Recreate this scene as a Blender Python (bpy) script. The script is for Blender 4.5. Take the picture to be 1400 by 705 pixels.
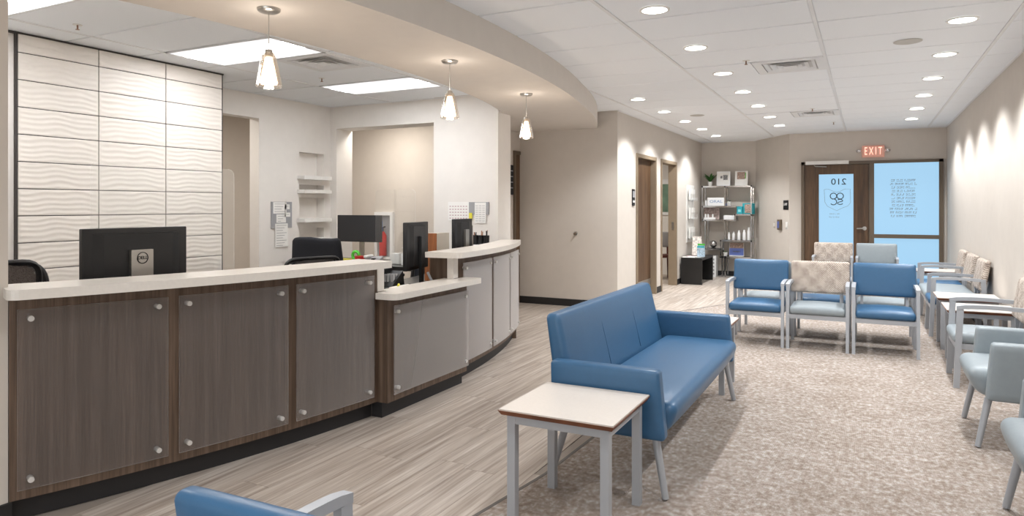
import bpy, bmesh, math, random
from mathutils import Vector, Matrix
PI = math.pi
rnd = random.Random(7)
for o in list(bpy.data.objects):
    bpy.data.objects.remove(o)
SC = bpy.context.scene
COL = SC.collection

# ------------------------------------------------------------------ camera
cam_d = bpy.data.cameras.new('camera')
cam_d.sensor_width = 36.0
cam_d.lens = 942 / 1400 * 36
cam_d.shift_y = -70.5 / 1400
cam_d.clip_end = 100
cam = bpy.data.objects.new('camera', cam_d)
COL.objects.link(cam)
cam.location = (0, 0, 1.395)
cam.rotation_euler = (PI / 2, 0, math.atan(484.7 / 942))
SC.camera = cam

# ------------------------------------------------------------------ daylight, exposure
world = bpy.data.worlds.new('daylight')
SC.world = world
world.use_nodes = True
world.node_tree.nodes['Background'].inputs[0].default_value = (0.95, 0.98, 1.0, 1)
world.node_tree.nodes['Background'].inputs[1].default_value = 3.4  # sky fill, enters by the openings added behind the camera
SC.view_settings.view_transform = 'Standard'
SC.view_settings.look = 'None'
SC.view_settings.gamma = 1
SC.view_settings.exposure = 0.14
SC.view_settings.use_curve_mapping = False
DOWN_W = 80      # watts of every recessed downlight
TROF = 24.0       # emission of the ceiling troffer lenses
PEND_W = 8

CZ = 2.69
# ------------------------------------------------------------------ materials
def lin(c):
    return tuple(((v / 255) / 12.92 if v / 255 <= 0.04045 else ((v / 255 + 0.055) / 1.055) ** 2.4) for v in c)

class NT:
    def __init__(s, name):
        s.m = bpy.data.materials.new(name); s.m.use_nodes = True
        s.t = s.m.node_tree; s.n = s.t.nodes; s.l = s.t.links
        s.b = s.n['Principled BSDF']; s.out = s.n['Material Output']
    def new(s, typ, **kw):
        n = s.n.new(typ)
        for k, v in kw.items():
            if k.startswith('_'): setattr(n, k[1:], v)
            else: n.inputs[k.replace('__', ' ')].default_value = v
        return n
    def link(s, a, b): s.l.new(a, b)
    def coords(s, scale=(1, 1, 1), kind='Object'):
        tc = s.new('ShaderNodeTexCoord'); mp = s.new('ShaderNodeMapping')
        mp.inputs['Scale'].default_value = scale
        s.link(tc.outputs[kind], mp.inputs[0])
        return mp.outputs[0]
    def ramp(s, fac, stops):
        r = s.new('ShaderNodeValToRGB')
        e = r.color_ramp.elements
        while len(e) < len(stops): e.new(0.5)
        for i, (p, c) in enumerate(stops):
            e[i].position = p; e[i].color = (*c, 1) if len(c) == 3 else c
        s.link(fac, r.inputs[0]); return r.outputs[0]
    def mix(s, fac, a, b, mode='MIX'):
        m = s.new('ShaderNodeMix', _data_type='RGBA', _blend_type=mode)
        for v, i in ((fac, 0), (a, 6), (b, 7)):
            if isinstance(v, (int, float)): m.inputs[i].default_value = v
            elif isinstance(v, tuple): m.inputs[i].default_value = (*v, 1)
            else: s.link(v, m.inputs[i])
        return m.outputs[2]
    def bump(s, h, strength=0.2, dist=0.01):
        b = s.new('ShaderNodeBump', Strength=strength, Distance=dist)
        s.link(h, b.inputs['Height']); s.link(b.outputs[0], s.b.inputs['Normal'])

def mat(name, rgb, rough=0.6, metal=0.0, noise=0.0, nscale=8, bump=0.0, bscale=150, spec=0.5, coat=0.0):
    t = NT(name); c = lin(rgb)
    t.b.inputs['Base Color'].default_value = (*c, 1)
    t.b.inputs['Roughness'].default_value = rough
    t.b.inputs['Metallic'].default_value = metal
    t.b.inputs['Specular IOR Level'].default_value = spec
    t.b.inputs['Coat Weight'].default_value = coat
    co = t.coords()
    n = t.new('ShaderNodeTexNoise', Scale=nscale, Detail=3.0); t.link(co, n.inputs[0])
    k = max(noise, 0.02)
    t.link(t.ramp(n.outputs[0], [(0.25, tuple(v * (1 - k) for v in c)), (0.75, tuple(min(1, v * (1 + k)) for v in c))]), t.b.inputs['Base Color'])
    if bump:
        n2 = t.new('ShaderNodeTexNoise', Scale=bscale, Detail=2.0); t.link(co, n2.inputs[0])
        t.bump(n2.outputs[0], bump, 0.004)
    return t.m

def emit(name, rgb, strength, base=None):
    t = NT(name); c = lin(rgb)
    t.b.inputs['Base Color'].default_value = (*(lin(base) if base else c), 1)
    t.b.inputs['Emission Color'].default_value = (*c, 1)
    t.b.inputs['Emission Strength'].default_value = strength
    t.b.inputs['Roughness'].default_value = 0.35
    return t.m

def wood(name, dark, light, sc=(38, 38, 0.9), rough=0.5):
    t = NT(name); co = t.coords(sc)
    n = t.new('ShaderNodeTexNoise', Scale=1.0, Detail=4.0, Roughness=0.6); t.link(co, n.inputs[0])
    n2 = t.new('ShaderNodeTexNoise', Scale=5.0, Detail=2.0); t.link(co, n2.inputs[0])
    a = t.ramp(n.outputs[0], [(0.3, lin(dark)), (0.7, lin(light))])
    b = t.ramp(n2.outputs[0], [(0.35, (0.72, 0.72, 0.72)), (0.65, (1, 1, 1))])
    t.link(t.mix(1.0, a, b, 'MULTIPLY'), t.b.inputs['Base Color'])
    t.b.inputs['Roughness'].default_value = rough
    t.bump(n2.outputs[0], 0.08, 0.002)
    return t.m

def m_plank():
    t = NT('vinyl_plank'); tc = t.new('ShaderNodeTexCoord'); oi = t.new('ShaderNodeObjectInfo')
    mp = t.new('ShaderNodeMapping'); mp.inputs['Scale'].default_value = (34, 1.1, 1)
    mul = t.new('ShaderNodeMath', _operation='MULTIPLY'); mul.inputs[1].default_value = 57.0
    t.link(oi.outputs['Random'], mul.inputs[0])
    cb = t.new('ShaderNodeCombineXYZ'); t.link(mul.outputs[0], cb.inputs[0]); t.link(mul.outputs[0], cb.inputs[1])
    t.link(cb.outputs[0], mp.inputs['Location']); t.link(tc.outputs['Object'], mp.inputs[0])
    n = t.new('ShaderNodeTexNoise', Scale=1.0, Detail=4.0, Roughness=0.65, Distortion=0.3); t.link(mp.outputs[0], n.inputs[0])
    a = t.ramp(n.outputs[0], [(0.3, lin((142, 128, 117))), (0.5, lin((176, 164, 153))), (0.7, lin((204, 195, 186)))])
    tone = t.ramp(oi.outputs['Random'], [(0, (0.90, 0.89, 0.88)), (1, (1.02, 1.02, 1.02))])
    t.link(t.mix(1.0, a, tone, 'MULTIPLY'), t.b.inputs['Base Color'])
    t.b.inputs['Roughness'].default_value = 0.38
    t.b.inputs['Specular IOR Level'].default_value = 0.4
    t.bump(n.outputs[0], 0.06, 0.001)
    return t.m

def m_carpet():
    t = NT('carpet_tile'); co = t.coords()
    def nz(scale, detail=2.0, rough=.6):
        mp = t.new('ShaderNodeMapping'); mp.inputs['Scale'].default_value = scale; t.link(co, mp.inputs[0])
        n = t.new('ShaderNodeTexNoise', Scale=1.0, Detail=detail, Roughness=rough); t.link(mp.outputs[0], n.inputs[0]); return n.outputs[0]
    mp = t.new('ShaderNodeMapping'); mp.inputs['Scale'].default_value = (26, 34, 1); t.link(co, mp.inputs[0])
    v = t.new('ShaderNodeTexVoronoi', Scale=1.0, _distance='CHEBYCHEV'); t.link(mp.outputs[0], v.inputs[0])
    a = t.ramp(nz((34, 24, 1), 3.0, .75), [(0.34, lin((140, 126, 115))), (0.5, lin((160, 149, 140))), (0.68, lin((188, 183, 179)))])
    b = t.ramp(v.outputs['Color'], [(0.2, (0.90, 0.89, 0.88)), (0.8, (1.05, 1.05, 1.06))])
    c = t.mix(1.0, a, b, 'MULTIPLY')
    e = t.mix(1.0, c, t.ramp(nz((3.2, 3.2, 1), 4.0, .65), [(0.32, (0.88, 0.86, 0.84)), (0.5, (1.0, 1.0, 1.0)), (0.68, (1.10, 1.11, 1.13))]), 'MULTIPLY')
    # woven loops: two crossed fine waves
    w = t.new('ShaderNodeTexWave', Scale=52.0, Distortion=1.5, Detail=1.0, _bands_direction='X'); t.link(co, w.inputs[0])
    w2 = t.new('ShaderNodeTexWave', Scale=36.0, Distortion=2.0, Detail=1.0, _bands_direction='Y'); t.link(co, w2.inputs[0])
    m = t.mix(.3, w.outputs[0], w2.outputs[0])
    f = t.ramp(m, [(0.15, (0.76, 0.74, 0.72)), (0.6, (1.08, 1.08, 1.08))])
    t.link(t.mix(1.0, e, f, 'MULTIPLY'), t.b.inputs['Base Color'])
    t.b.inputs['Roughness'].default_value = 0.95
    t.b.inputs['Specular IOR Level'].default_value = 0.1
    t.bump(m, 0.5, 0.003)
    return t.m

def m_pattern():
    t = NT('medallion_fabric'); co = t.coords((1, 1, 1))
    sep = t.new('ShaderNodeSeparateXYZ'); t.link(co, sep.inputs[0])
    def wave(src, freq, ph=0.0):
        m = t.new('ShaderNodeMath', _operation='MULTIPLY'); m.inputs[1].default_value = freq; t.link(src, m.inputs[0])
        a = t.new('ShaderNodeMath', _operation='ADD'); a.inputs[1].default_value = ph; t.link(m.outputs[0], a.inputs[0])
        s = t.new('ShaderNodeMath', _operation='SINE'); t.link(a.outputs[0], s.inputs[0]); return s.outputs[0]
    def op(o, a, b):
        m = t.new('ShaderNodeMath', _operation=o)
        for i, v in enumerate((a, b)):
            if isinstance(v, float): m.inputs[i].default_value = v
            else: t.link(v, m.inputs[i])
        return m.outputs[0]
    small = op('MULTIPLY', wave(sep.outputs[0], 300.0), wave(sep.outputs[2], 300.0))
    big = op('MULTIPLY', wave(sep.outputs[0], 38.0, 0.8), wave(sep.outputs[2], 38.0, 0.2))
    n = t.new('ShaderNodeTexNoise', Scale=60.0, Detail=2.0); t.link(co, n.inputs[0])
    v = op('ADD', op('MULTIPLY', small, 0.32), op('ADD', op('MULTIPLY', big, -0.10), op('MULTIPLY', n.outputs[0], 0.9)))
    c = t.ramp(v, [(0.05, lin((112, 99, 92))), (0.36, lin((150, 136, 125))), (0.62, lin((206, 194, 182)))])
    t.link(c, t.b.inputs['Base Color']); t.b.inputs['Roughness'].default_value = 0.85
    t.bump(n.outputs[0], 0.2, 0.002)
    return t.m

def m_acrylic():
    t = NT('frosted_acrylic')
    tr = t.new('ShaderNodeBsdfTransparent'); tr.inputs[0].default_value = (0.93, 0.92, 0.92, 1)
    df = t.new('ShaderNodeBsdfDiffuse'); df.inputs[0].default_value = (0.50, 0.48, 0.47, 1)
    gl = t.new('ShaderNodeBsdfGlossy', Roughness=0.42); gl.inputs[0].default_value = (0.92, 0.92, 0.93, 1)
    lw = t.new('ShaderNodeLayerWeight', Blend=0.5)
    nz = t.new('ShaderNodeTexNoise', Scale=40.0); t.link(t.coords(), nz.inputs[0])
    pw = t.new('ShaderNodeMath', _operation='POWER'); t.link(lw.outputs['Facing'], pw.inputs[0]); pw.inputs[1].default_value = 1.6
    mr = t.new('ShaderNodeMapRange'); mr.inputs['To Min'].default_value = 0.07; mr.inputs['To Max'].default_value = 0.98
    t.link(pw.outputs[0], mr.inputs[0])
    m1 = t.new('ShaderNodeMixShader'); m1.inputs[0].default_value = 0.45
    t.link(df.outputs[0], m1.inputs[1]); t.link(gl.outputs[0], m1.inputs[2])
    m2 = t.new('ShaderNodeMixShader'); t.link(mr.outputs[0], m2.inputs[0]); t.link(tr.outputs[0], m2.inputs[1]); t.link(m1.outputs[0], m2.inputs[2])
    t.link(m2.outputs[0], t.out.inputs[0])
    return t.m

def m_clear(name, tint=(0.97, 0.98, 0.98), base=0.04, top=0.6):
    t = NT(name)
    tr = t.new('ShaderNodeBsdfTransparent'); tr.inputs[0].default_value = (*tint, 1)
    gl = t.new('ShaderNodeBsdfGlossy', Roughness=0.05); gl.inputs[0].default_value = (1, 1, 1, 1)
    lw = t.new('ShaderNodeLayerWeight', Blend=0.35)
    mr = t.new('ShaderNodeMapRange'); mr.inputs['To Min'].default_value = base; mr.inputs['To Max'].default_value = top
    t.link(lw.outputs['Facing'], mr.inputs[0])
    m2 = t.new('ShaderNodeMixShader'); t.link(mr.outputs[0], m2.inputs[0]); t.link(tr.outputs[0], m2.inputs[1]); t.link(gl.outputs[0], m2.inputs[2])
    t.link(m2.outputs[0], t.out.inputs[0])
    return t.m

M_WALL = mat('wall_paint_beige', (206, 198, 189), 0.85, bump=0.05, noise=0.01)
M_WALLW = mat('wall_paint_light', (230, 225, 219), 0.85, bump=0.05, noise=0.01)
M_SOF = mat('soffit_paint', (216, 209, 201), 0.85, bump=0.04, noise=0.01)
M_TILE = mat('ceiling_tile_mineral', (244, 247, 251), 0.95, noise=0.05, nscale=260, bump=0.5, bscale=240, spec=0.1)
M_GRID = mat('ceiling_grid_white', (232, 233, 234), 0.5)
M_GAP = mat('joint_shadow_grey', (84, 83, 82), 0.9)
M_BASE = mat('rubber_base_black', (32, 30, 31), 0.55)
M_WOOD = wood('laminate_walnut_grey', (80, 62, 48), (122, 101, 85))
M_DOOR = wood('door_wood_dark', (72, 50, 33), (112, 84, 58), (14, 14, 1.0), 0.45)
M_DFRAME = mat('door_frame_bronze', (104, 90, 75), 0.45, noise=0.04)
M_DFRAME2 = mat('door_frame_taupe', (132, 116, 96), 0.5, noise=0.04)
M_STONE = mat('solid_surface_white', (226, 220, 212), 0.3, noise=0.03, nscale=60, coat=0.2)
M_SILVER = mat('silver_powdercoat', (168, 171, 176), 0.4, metal=0.25, noise=0.02)
M_CHROME = mat('chrome', (200, 200, 202), 0.15, metal=1.0)
M_SATIN = mat('satin_aluminium', (214, 212, 208), 0.45, metal=0.4)
M_STEEL = mat('brushed_steel', (178, 174, 168), 0.32, metal=0.9)
M_BLUE = mat('blue_vinyl', (50, 91, 126), 0.36, noise=0.03, nscale=30, bump=0.08, bscale=400)
M_BLUED = mat('blue_vinyl_seam', (42, 76, 108), 0.6)
M_GREY = mat('grey_vinyl', (138, 147, 152), 0.45, noise=0.03, nscale=30, bump=0.08, bscale=400)
M_PAT = m_pattern()
M_PLANK = m_plank(); M_CARPET = m_carpet(); M_ACR = m_acrylic()
M_CLEAR = m_clear('clear_acrylic', (.985, .99, .99), .015, .30); M_GLASS = m_clear('pendant_glass', (0.99, 0.95, 0.90), 0.10, 0.75)
M_TABLE = mat('table_laminate_white', (208, 200, 192), 0.4, noise=0.03, nscale=90)
M_EDGE = wood('table_edge_brown', (100, 56, 32), (140, 84, 52), (3, 3, 3))
M_BLACK = mat('black_plastic', (24, 24, 26), 0.4)
M_BLACKM = mat('black_fabric', (26, 27, 32), 0.9, bump=0.3)
M_BLKTAB = mat('black_laminate', (28, 27, 27), 0.35)
M_MESH = mat('chair_mesh_grey', (112, 104, 100), 0.85, noise=0.5, nscale=180, bump=0.6, bscale=200)
M_NAVY = mat('navy_fabric', (38, 48, 64), 0.9)
M_PAPER = mat('white_paper', (238, 236, 232), 0.8)
M_INK = mat('printed_ink_grey', (120, 120, 125), 0.8)
M_INKD = mat('ink_dark', (28, 30, 36), 0.7)
M_BOARD = mat('grey_pinboard', (158, 158, 160), 0.85)
M_PLATE = mat('white_plastic', (232, 230, 226), 0.4)
M_WPANEL = mat('wave_panel_white', (224, 217, 208), 0.42, noise=0.01)
M_TRIMD = mat('panel_trim_dark', (58, 52, 50), 0.6)
M_LEAF = mat('plant_leaf_green', (52, 96, 40), 0.5, noise=0.25)
M_POT = mat('white_ceramic', (236, 234, 230), 0.3)
M_TEAL = mat('teal_box', (40, 164, 178), 0.5)
M_PURP = mat('blue_card', (92, 110, 178), 0.6)
M_PHOTO = mat('photo_print', (172, 146, 132), 0.5, noise=0.7, nscale=45)
M_MAG = mat('magazine_print', (214, 204, 196), 0.5, noise=0.5, nscale=28)
M_WHT = mat('white_gloss', (240, 240, 240), 0.25)
M_GREEN = mat('green_plastic', (80, 190, 60), 0.4)
M_YEL = mat('yellow_paper', (232, 222, 80), 0.6)
M_RED = mat('red_enamel', (186, 40, 36), 0.35)
M_BTAG = mat('blue_label', (70, 130, 200), 0.5)
M_OAK = wood('honey_oak', (136, 78, 38), (176, 108, 60), (20, 20, 1.4))
M_TANB = mat('tan_cable', (170, 112, 66), 0.6)
M_GBEIGE = mat('box_side_beige', (190, 182, 170), 0.6)
M_CHERRY = wood('cherry_wood', (70, 26, 18), (104, 44, 30), (20, 20, 2))
M_SCREEN = mat('dark_screen', (46, 47, 50), 0.3)
M_LANDSC = mat('landscape_print', (110, 140, 120), 0.6, noise=0.5, nscale=4)
M_DLENS = emit('downlight_lens', (255, 252, 246), 6.0)
M_TLENS = emit('troffer_lens', (250, 252, 255), TROF)
M_TSIDE = emit('troffer_side_lens', (248, 250, 255), 0.85)
M_BULB = emit('pendant_bulb', (255, 230, 200), 5.0)
M_EXIT = emit('exit_letters', (255, 176, 158), 1.5)
M_EXITB = emit('exit_face', (206, 120, 100), 0.30, (190, 160, 145))
M_FILM = emit('backlit_blue_film', (164, 209, 240), 0.86, (60, 80, 95))

# ------------------------------------------------------------------ mesh helpers
class MB:
    def __init__(s): s.v = []; s.f = []
    def add(s, vs, fs):
        k = len(s.v); s.v += [tuple(v) for v in vs]; s.f += [tuple(i + k for i in f) for f in fs]; return s
    def box(s, x0, x1, y0, y1, z0, z1):
        x0, x1 = sorted((x0, x1)); y0, y1 = sorted((y0, y1)); z0, z1 = sorted((z0, z1))
        return s.add([(x0, y0, z0), (x1, y0, z0), (x1, y1, z0), (x0, y1, z0), (x0, y0, z1), (x1, y0, z1), (x1, y1, z1), (x0, y1, z1)],
                     [(0, 3, 2, 1), (4, 5, 6, 7), (0, 1, 5, 4), (1, 2, 6, 5), (2, 3, 7, 6), (3, 0, 4, 7)])
    def prism(s, poly, z0, z1):
        n = len(poly)
        a = sum(poly[i][0] * poly[(i + 1) % n][1] - poly[(i + 1) % n][0] * poly[i][1] for i in range(n))
        if a < 0: poly = poly[::-1]
        return s.add([(x, y, z0) for x, y in poly] + [(x, y, z1) for x, y in poly],
                     [tuple(range(n))[::-1], tuple(range(n, 2 * n))] + [(i, (i + 1) % n, n + (i + 1) % n, n + i) for i in range(n)])
    def extr(s, poly, a0, a1, axis='x'):
        # polygon in the two other axes, swept along axis
        n = len(poly)
        def P(p, a):
            return (a, p[0], p[1]) if axis == 'x' else (p[0], a, p[1])
        return s.add([P(p, a0) for p in poly] + [P(p, a1) for p in poly],
                     [tuple(range(n)), tuple(range(n, 2 * n))[::-1]] + [(i, n + i, n + (i + 1) % n, (i + 1) % n) for i in range(n)])
    def tube(s, pts, r, n=10, r1=None, cap=True):
        pts = [Vector(p) for p in pts]; m = len(pts); rings = []; up0 = None
        for i, p in enumerate(pts):
            d = (pts[min(i + 1, m - 1)] - pts[max(i - 1, 0)]).normalized()
            ref = Vector((0, 0, 1)) if abs(d.z) < 0.9 else Vector((1, 0, 0))
            if up0 is not None: ref = up0
            a = d.cross(ref).normalized(); b = a.cross(d).normalized(); up0 = b
            rr = r if r1 is None else r + (r1 - r) * i / (m - 1)
            rings.append([p + (a * math.cos(2 * PI * k / n) + b * math.sin(2 * PI * k / n)) * rr for k in range(n)])
        vs = [v for q in rings for v in q]
        fs = [(i * n + k, i * n + (k + 1) % n, (i + 1) * n + (k + 1) % n, (i + 1) * n + k) for i in range(m - 1) for k in range(n)]
        if cap: fs += [tuple(range(n))[::-1], tuple(range((m - 1) * n, m * n))]
        return s.add(vs, fs)
    def lathe(s, prof, n=24, c=(0, 0, 0)):
        vs = [(c[0] + r * math.cos(2 * PI * k / n), c[1] + r * math.sin(2 * PI * k / n), c[2] + z) for r, z in prof for k in range(n)]
        fs = [(i * n + k, i * n + (k + 1) % n, (i + 1) * n + (k + 1) % n, (i + 1) * n + k) for i in range(len(prof) - 1) for k in range(n)]
        closed = abs(prof[0][0] - prof[-1][0]) < 1e-9 and abs(prof[0][1] - prof[-1][1]) < 1e-9
        if prof[0][0] > 1e-6 and not closed: fs.append(tuple(range(n))[::-1])
        if prof[-1][0] > 1e-6 and not closed: fs.append(tuple(range((len(prof) - 1) * n, len(prof) * n)))
        return s.add(vs, fs)
    def rbox(s, c, size, r, n=9, crown=(0, 0, 0, 0), xf=None):
        # rounded box; crown = bulge on +z, -z, -y, +y
        hx, hy, hz = (q / 2 for q in size); vs = {}; fs = []
        def coords(i, h):
            # concentrate samples at the rounded edges
            q = -1 + 2 * i / n
            e = r / h
            ka = 0.6
            if abs(q) > 1 - ka: return math.copysign(1 - e + e * (abs(q) - (1 - ka)) / ka, q) * h
            return q / (1 - ka) * (1 - e) * h
        def P(i, j, k):
            key = (i, j, k)
            if key not in vs:
                v = Vector((coords(i, hx), coords(j, hy), coords(k, hz)))
                inn = Vector((max(-hx + r, min(hx - r, v.x)), max(-hy + r, min(hy - r, v.y)), max(-hz + r, min(hz - r, v.z))))
                d = v - inn
                if d.length > 1e-9: v = inn + d.normalized() * r
                fx = 1 - (v.x / hx) ** 2; fy = 1 - (v.y / hy) ** 2; fz = 1 - (v.z / hz) ** 2
                fx, fy, fz = max(0, fx), max(0, fy), max(0, fz)
                if v.z > 0: v.z += crown[0] * fx ** .5 * fy ** .5
                else: v.z -= crown[1] * fx * fy
                if v.y < 0: v.y -= crown[2] * fx ** .5 * fz ** .5
                else: v.y += crown[3] * fx * fz
                v += Vector(c)
                if xf: v = xf(v)
                vs[key] = (len(vs), v)
            return vs[key][0]
        N = n
        for a in range(N):
            for b in range(N):
                fs += [(P(a, b, 0), P(a, b + 1, 0), P(a + 1, b + 1, 0), P(a + 1, b, 0)), (P(a, b, N), P(a + 1, b, N), P(a + 1, b + 1, N), P(a, b + 1, N)),
                       (P(a, 0, b), P(a + 1, 0, b), P(a + 1, 0, b + 1), P(a, 0, b + 1)), (P(a, N, b), P(a, N, b + 1), P(a + 1, N, b + 1), P(a + 1, N, b)),
                       (P(0, a, b), P(0, a, b + 1), P(0, a + 1, b + 1), P(0, a + 1, b)), (P(N, a, b), P(N, a + 1, b), P(N, a + 1, b + 1), P(N, a, b + 1))]
        return s.add([q[1] for q in sorted(vs.values(), key=lambda q: q[0])], fs)
    def mesh(s, name, m, smooth=False):
        me = bpy.data.meshes.new(name); me.from_pydata(s.v, [], s.f)
        if any(len(f) > 4 for f in s.f):
            bm = bmesh.new(); bm.from_mesh(me)
            bmesh.ops.triangulate(bm, faces=[f for f in bm.faces if len(f.verts) > 4]); bm.to_mesh(me); bm.free()
        me.materials.append(m)
        if smooth:
            me.polygons.foreach_set('use_smooth', [True] * len(me.polygons))
            try: me.set_sharp_from_angle(angle=math.radians(40))
            except Exception: pass
        me.update(); return me
    def build(s, name, m, parent=None, smooth=False, loc=None, rz=0):
        return put(name, s.mesh(name, m, smooth), parent, loc, rz)

def put(name, me, parent=None, loc=None, rz=0):
    o = bpy.data.objects.new(name, me); COL.objects.link(o)
    if parent: o.parent = parent
    if loc: o.location = loc
    o.rotation_euler.z = rz
    return o
def box(*a): return MB().box(*a)
def tag(o, label, cat, group=None):
    o['label'] = label; o['category'] = cat
    if group: o['group'] = group
    return o
def thing(name, label, cat, loc=(0, 0, 0), rz=0, group=None):
    o = bpy.data.objects.new(name, None); COL.objects.link(o); o.empty_display_size = 0.1
    o.location = loc; o.rotation_euler.z = rz
    return tag(o, label, cat, group)
def struct(name, mb, m, parent=None, smooth=False):
    o = mb.build(name, m, parent, smooth); o['kind'] = 'structure'; return o
def sempty(name, loc=(0, 0, 0), rz=0):
    o = bpy.data.objects.new(name, None); COL.objects.link(o); o['kind'] = 'structure'; o.location = loc; o.rotation_euler.z = rz; return o
def copy_tree(o, parent=None):
    c = o.copy(); COL.objects.link(c)
    if parent: c.parent = parent
    for ch in list(o.children): copy_tree(ch, c)
    return c
def dup(o, loc, rz, label, group=None):
    c = copy_tree(o); c.location = loc; c.rotation_euler.z = rz; c['label'] = label
    if group: c['group'] = group
    return c
def text(name, body, size, m, parent, loc, rot, mirror=False, ext=0.0015, align='CENTER', sx=1.0):
    cu = bpy.data.curves.new(name, 'FONT'); cu.body = body; cu.size = size; cu.extrude = ext
    cu.align_x = align; cu.align_y = 'CENTER'
    tmp = bpy.data.objects.new(name, cu); COL.objects.link(tmp); bpy.context.view_layer.update()
    me = bpy.data.meshes.new_from_object(tmp.evaluated_get(bpy.context.evaluated_depsgraph_get()))
    bpy.data.objects.remove(tmp); me.materials.clear(); me.materials.append(m)
    o = bpy.data.objects.new(name, me); COL.objects.link(o); o.parent = parent
    o.location = loc; o.rotation_euler = rot; o.scale = ((-1 if mirror else 1) * sx, 1, 1)
    return o
def lamp(name, typ, parent, loc, power, color, **kw):
    d = bpy.data.lights.new(name, typ); d.energy = power; d.color = color
    for k, v in kw.items(): setattr(d, k, v)
    o = bpy.data.objects.new(name, d); COL.objects.link(o); o.parent = parent; o.location = loc
    return o
def ring(mb, c, r, rt, axis='y', n=24, a0=0, a1=2 * PI):
    pts = []
    for i in range(n + 1):
        a = a0 + (a1 - a0) * i / n
        pts.append((c[0] + r * math.cos(a), c[1], c[2] + r * math.sin(a)) if axis == 'y' else (c[0], c[1] + r * math.cos(a), c[2] + r * math.sin(a)))
    mb.tube(pts, rt, 6)
    return mb

# ------------------------------------------------------------------ structure: floor
floor = struct('floor', box(-8.2, 1.4, -3.6, 15.2, -0.12, -0.004), mat('subfloor_beige', (150, 139, 129), 0.8))
PW, PL = 0.1829, 1.2192
pm = box(-PW / 2 + .0008, PW / 2 - .0008, -PL / 2 + .0008, PL / 2 - .0008, -0.004, 0).mesh('floor_plank', M_PLANK)
for i in range(18):
    off = (i * 0.39 + 0.17 * (i % 3)) % PL
    for j in range(-1, 13):
        x, y = -1.36 - PW * (i + .5), 0.2 + off + PL * j
        if y < 0.0 or y > 14.3: continue
        if x < -3.2 and y < 6.2: continue
        if x > -1.6 and 3.5 < y < 9.0: continue
        if x < -4.5: continue
        put('floor_plank', pm, floor, (x, y, 0))
# carpet with its dark edge strip
edge = [(-1.92, -3.4), (-1.80, 0.5), (-1.69, 1.7), (-1.553, 2.694), (-1.475, 3.262), (-1.44, 4.4), (-1.5, 6.2), (-1.85, 8.0), (-2.2, 9.12), (-1.783, 10.07), (-1.35, 10.95), (-1.19, 11.6), (-1.19, 13.24)]
carp = struct('floor_carpet', MB().prism(edge + [(1.16, 13.24), (1.16, -3.4)], 0.0005, 0.006), M_CARPET)
st = MB()
for a, b in zip(edge[:-1], edge[1:]):
    d = Vector((b[0] - a[0], b[1] - a[1], 0)).normalized(); nx, ny = -d.y * .018, d.x * .018
    st.prism([(a[0], a[1]), (b[0], b[1]), (b[0] + nx, b[1] + ny), (a[0] + nx, a[1] + ny)], 0.0005, 0.0075)
struct('trim_1', st, mat('edge_strip', (84, 78, 74), 0.5))

# ------------------------------------------------------------------ structure: walls
T = 2.74
struct('wall_right', box(1.165, 1.30, -3.5, 13.4, 0, T), M_WALL)
DX0, DX1, DZ = -1.03, 1.115, 2.175
struct('wall_exit', MB().box(-1.23, DX0, 13.25, 13.40, 0, T).box(DX1, 1.165, 13.25, 13.40, 0, T).box(DX0, DX1, 13.25, 13.40, DZ, T), M_WALL)
struct('wall_chamfer', MB().prism([(-1.23, 13.25), (-1.23, 13.40), (-1.86, 14.35), (-1.95, 14.31)], 0, T), M_WALL)
struct('door_light_block', box(-1.25, 1.30, 13.46, 13.52, 0, T), M_WALL)  # unseen backing added to stop sky light leaking around the door
struct('wall_alcove', box(-3.12, -1.88, 14.3, 14.42, 0, T), M_WALL)
D1, D2 = (9.79, 10.86), (11.15, 12.20)
struct('wall_left', MB().box(-3.12, -3.0, 8.95, D1[0], 0, T).box(-3.12, -3.0, D1[1], D2[0], 0, T).box(-3.12, -3.0, D2[1], 14.42, 0, T)
       .box(-3.12, -3.0, D1[0], D1[1], DZ, T).box(-3.12, -3.0, D2[0], D2[1], DZ, T), M_WALL)
struct('wall_corridor', box(-6.6, -3.12, 8.95, 9.07, 0, T), M_WALL)
struct('wall_corridor_end', box(-4.60, -4.48, 7.25, 8.95, 0, T), M_WALL)
OX0, OX1 = -6.145, -4.63
struct('wall_reception_back', MB().box(-6.4, OX0, 6.94, 7.25, 0, T).box(OX1, -3.75, 6.94, 7.25, 0, T).box(OX0, OX1, 6.94, 7.25, 2.405, T), M_WALLW)
wn = MB().box(-6.40, -6.25, 5.75, 6.385, 0, T).box(-6.40, -6.25, 6.82, 6.94, 0, T).box(-6.40, -6.25, 4.72, 5.75, 2.415, T).box(-6.40, -6.25, 4.72, 4.86, 0, 2.415)
wn.box(-6.40, -6.37, 6.385, 6.82, 0.9, 2.2)
for z0, z1 in ((0, .985), (1.125, 1.225), (1.505, 1.585), (1.665, 1.755), (2.07, T)): wn.box(-6.40, -6.25, 6.385, 6.82, z0, z1)
struct('wall_niche', wn, M_WALLW)
struct('wall_panelled', box(-6.40, -5.635, 2.62, 4.70, 0, T), M_WALLW)
struct('wall_reception_side', MB().box(-6.40, -5.66, 1.52, 2.62, 0, T), M_WALLW)
struct('wall_near_left', MB().box(-6.4, -3.34, 1.50, 1.672, 0, T).box(-3.50, -3.34, -3.5, 1.50, 0, T), M_WALL)
struct('wall_hall', MB().box(-8.0, -4.60, 8.35, 8.47, 0, T).box(-8.1, -8.0, 3.6, 8.47, 0, T).box(-8.0, -6.40, 3.6, 3.7, 0, T), M_WALL)
# room beyond the left doors
struct('wall_office', MB().box(-6.6, -3.12, 14.0, 14.12, 0, T).box(-6.72, -6.6, 9.0, 14.1, 0, T), M_WALLW)
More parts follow.
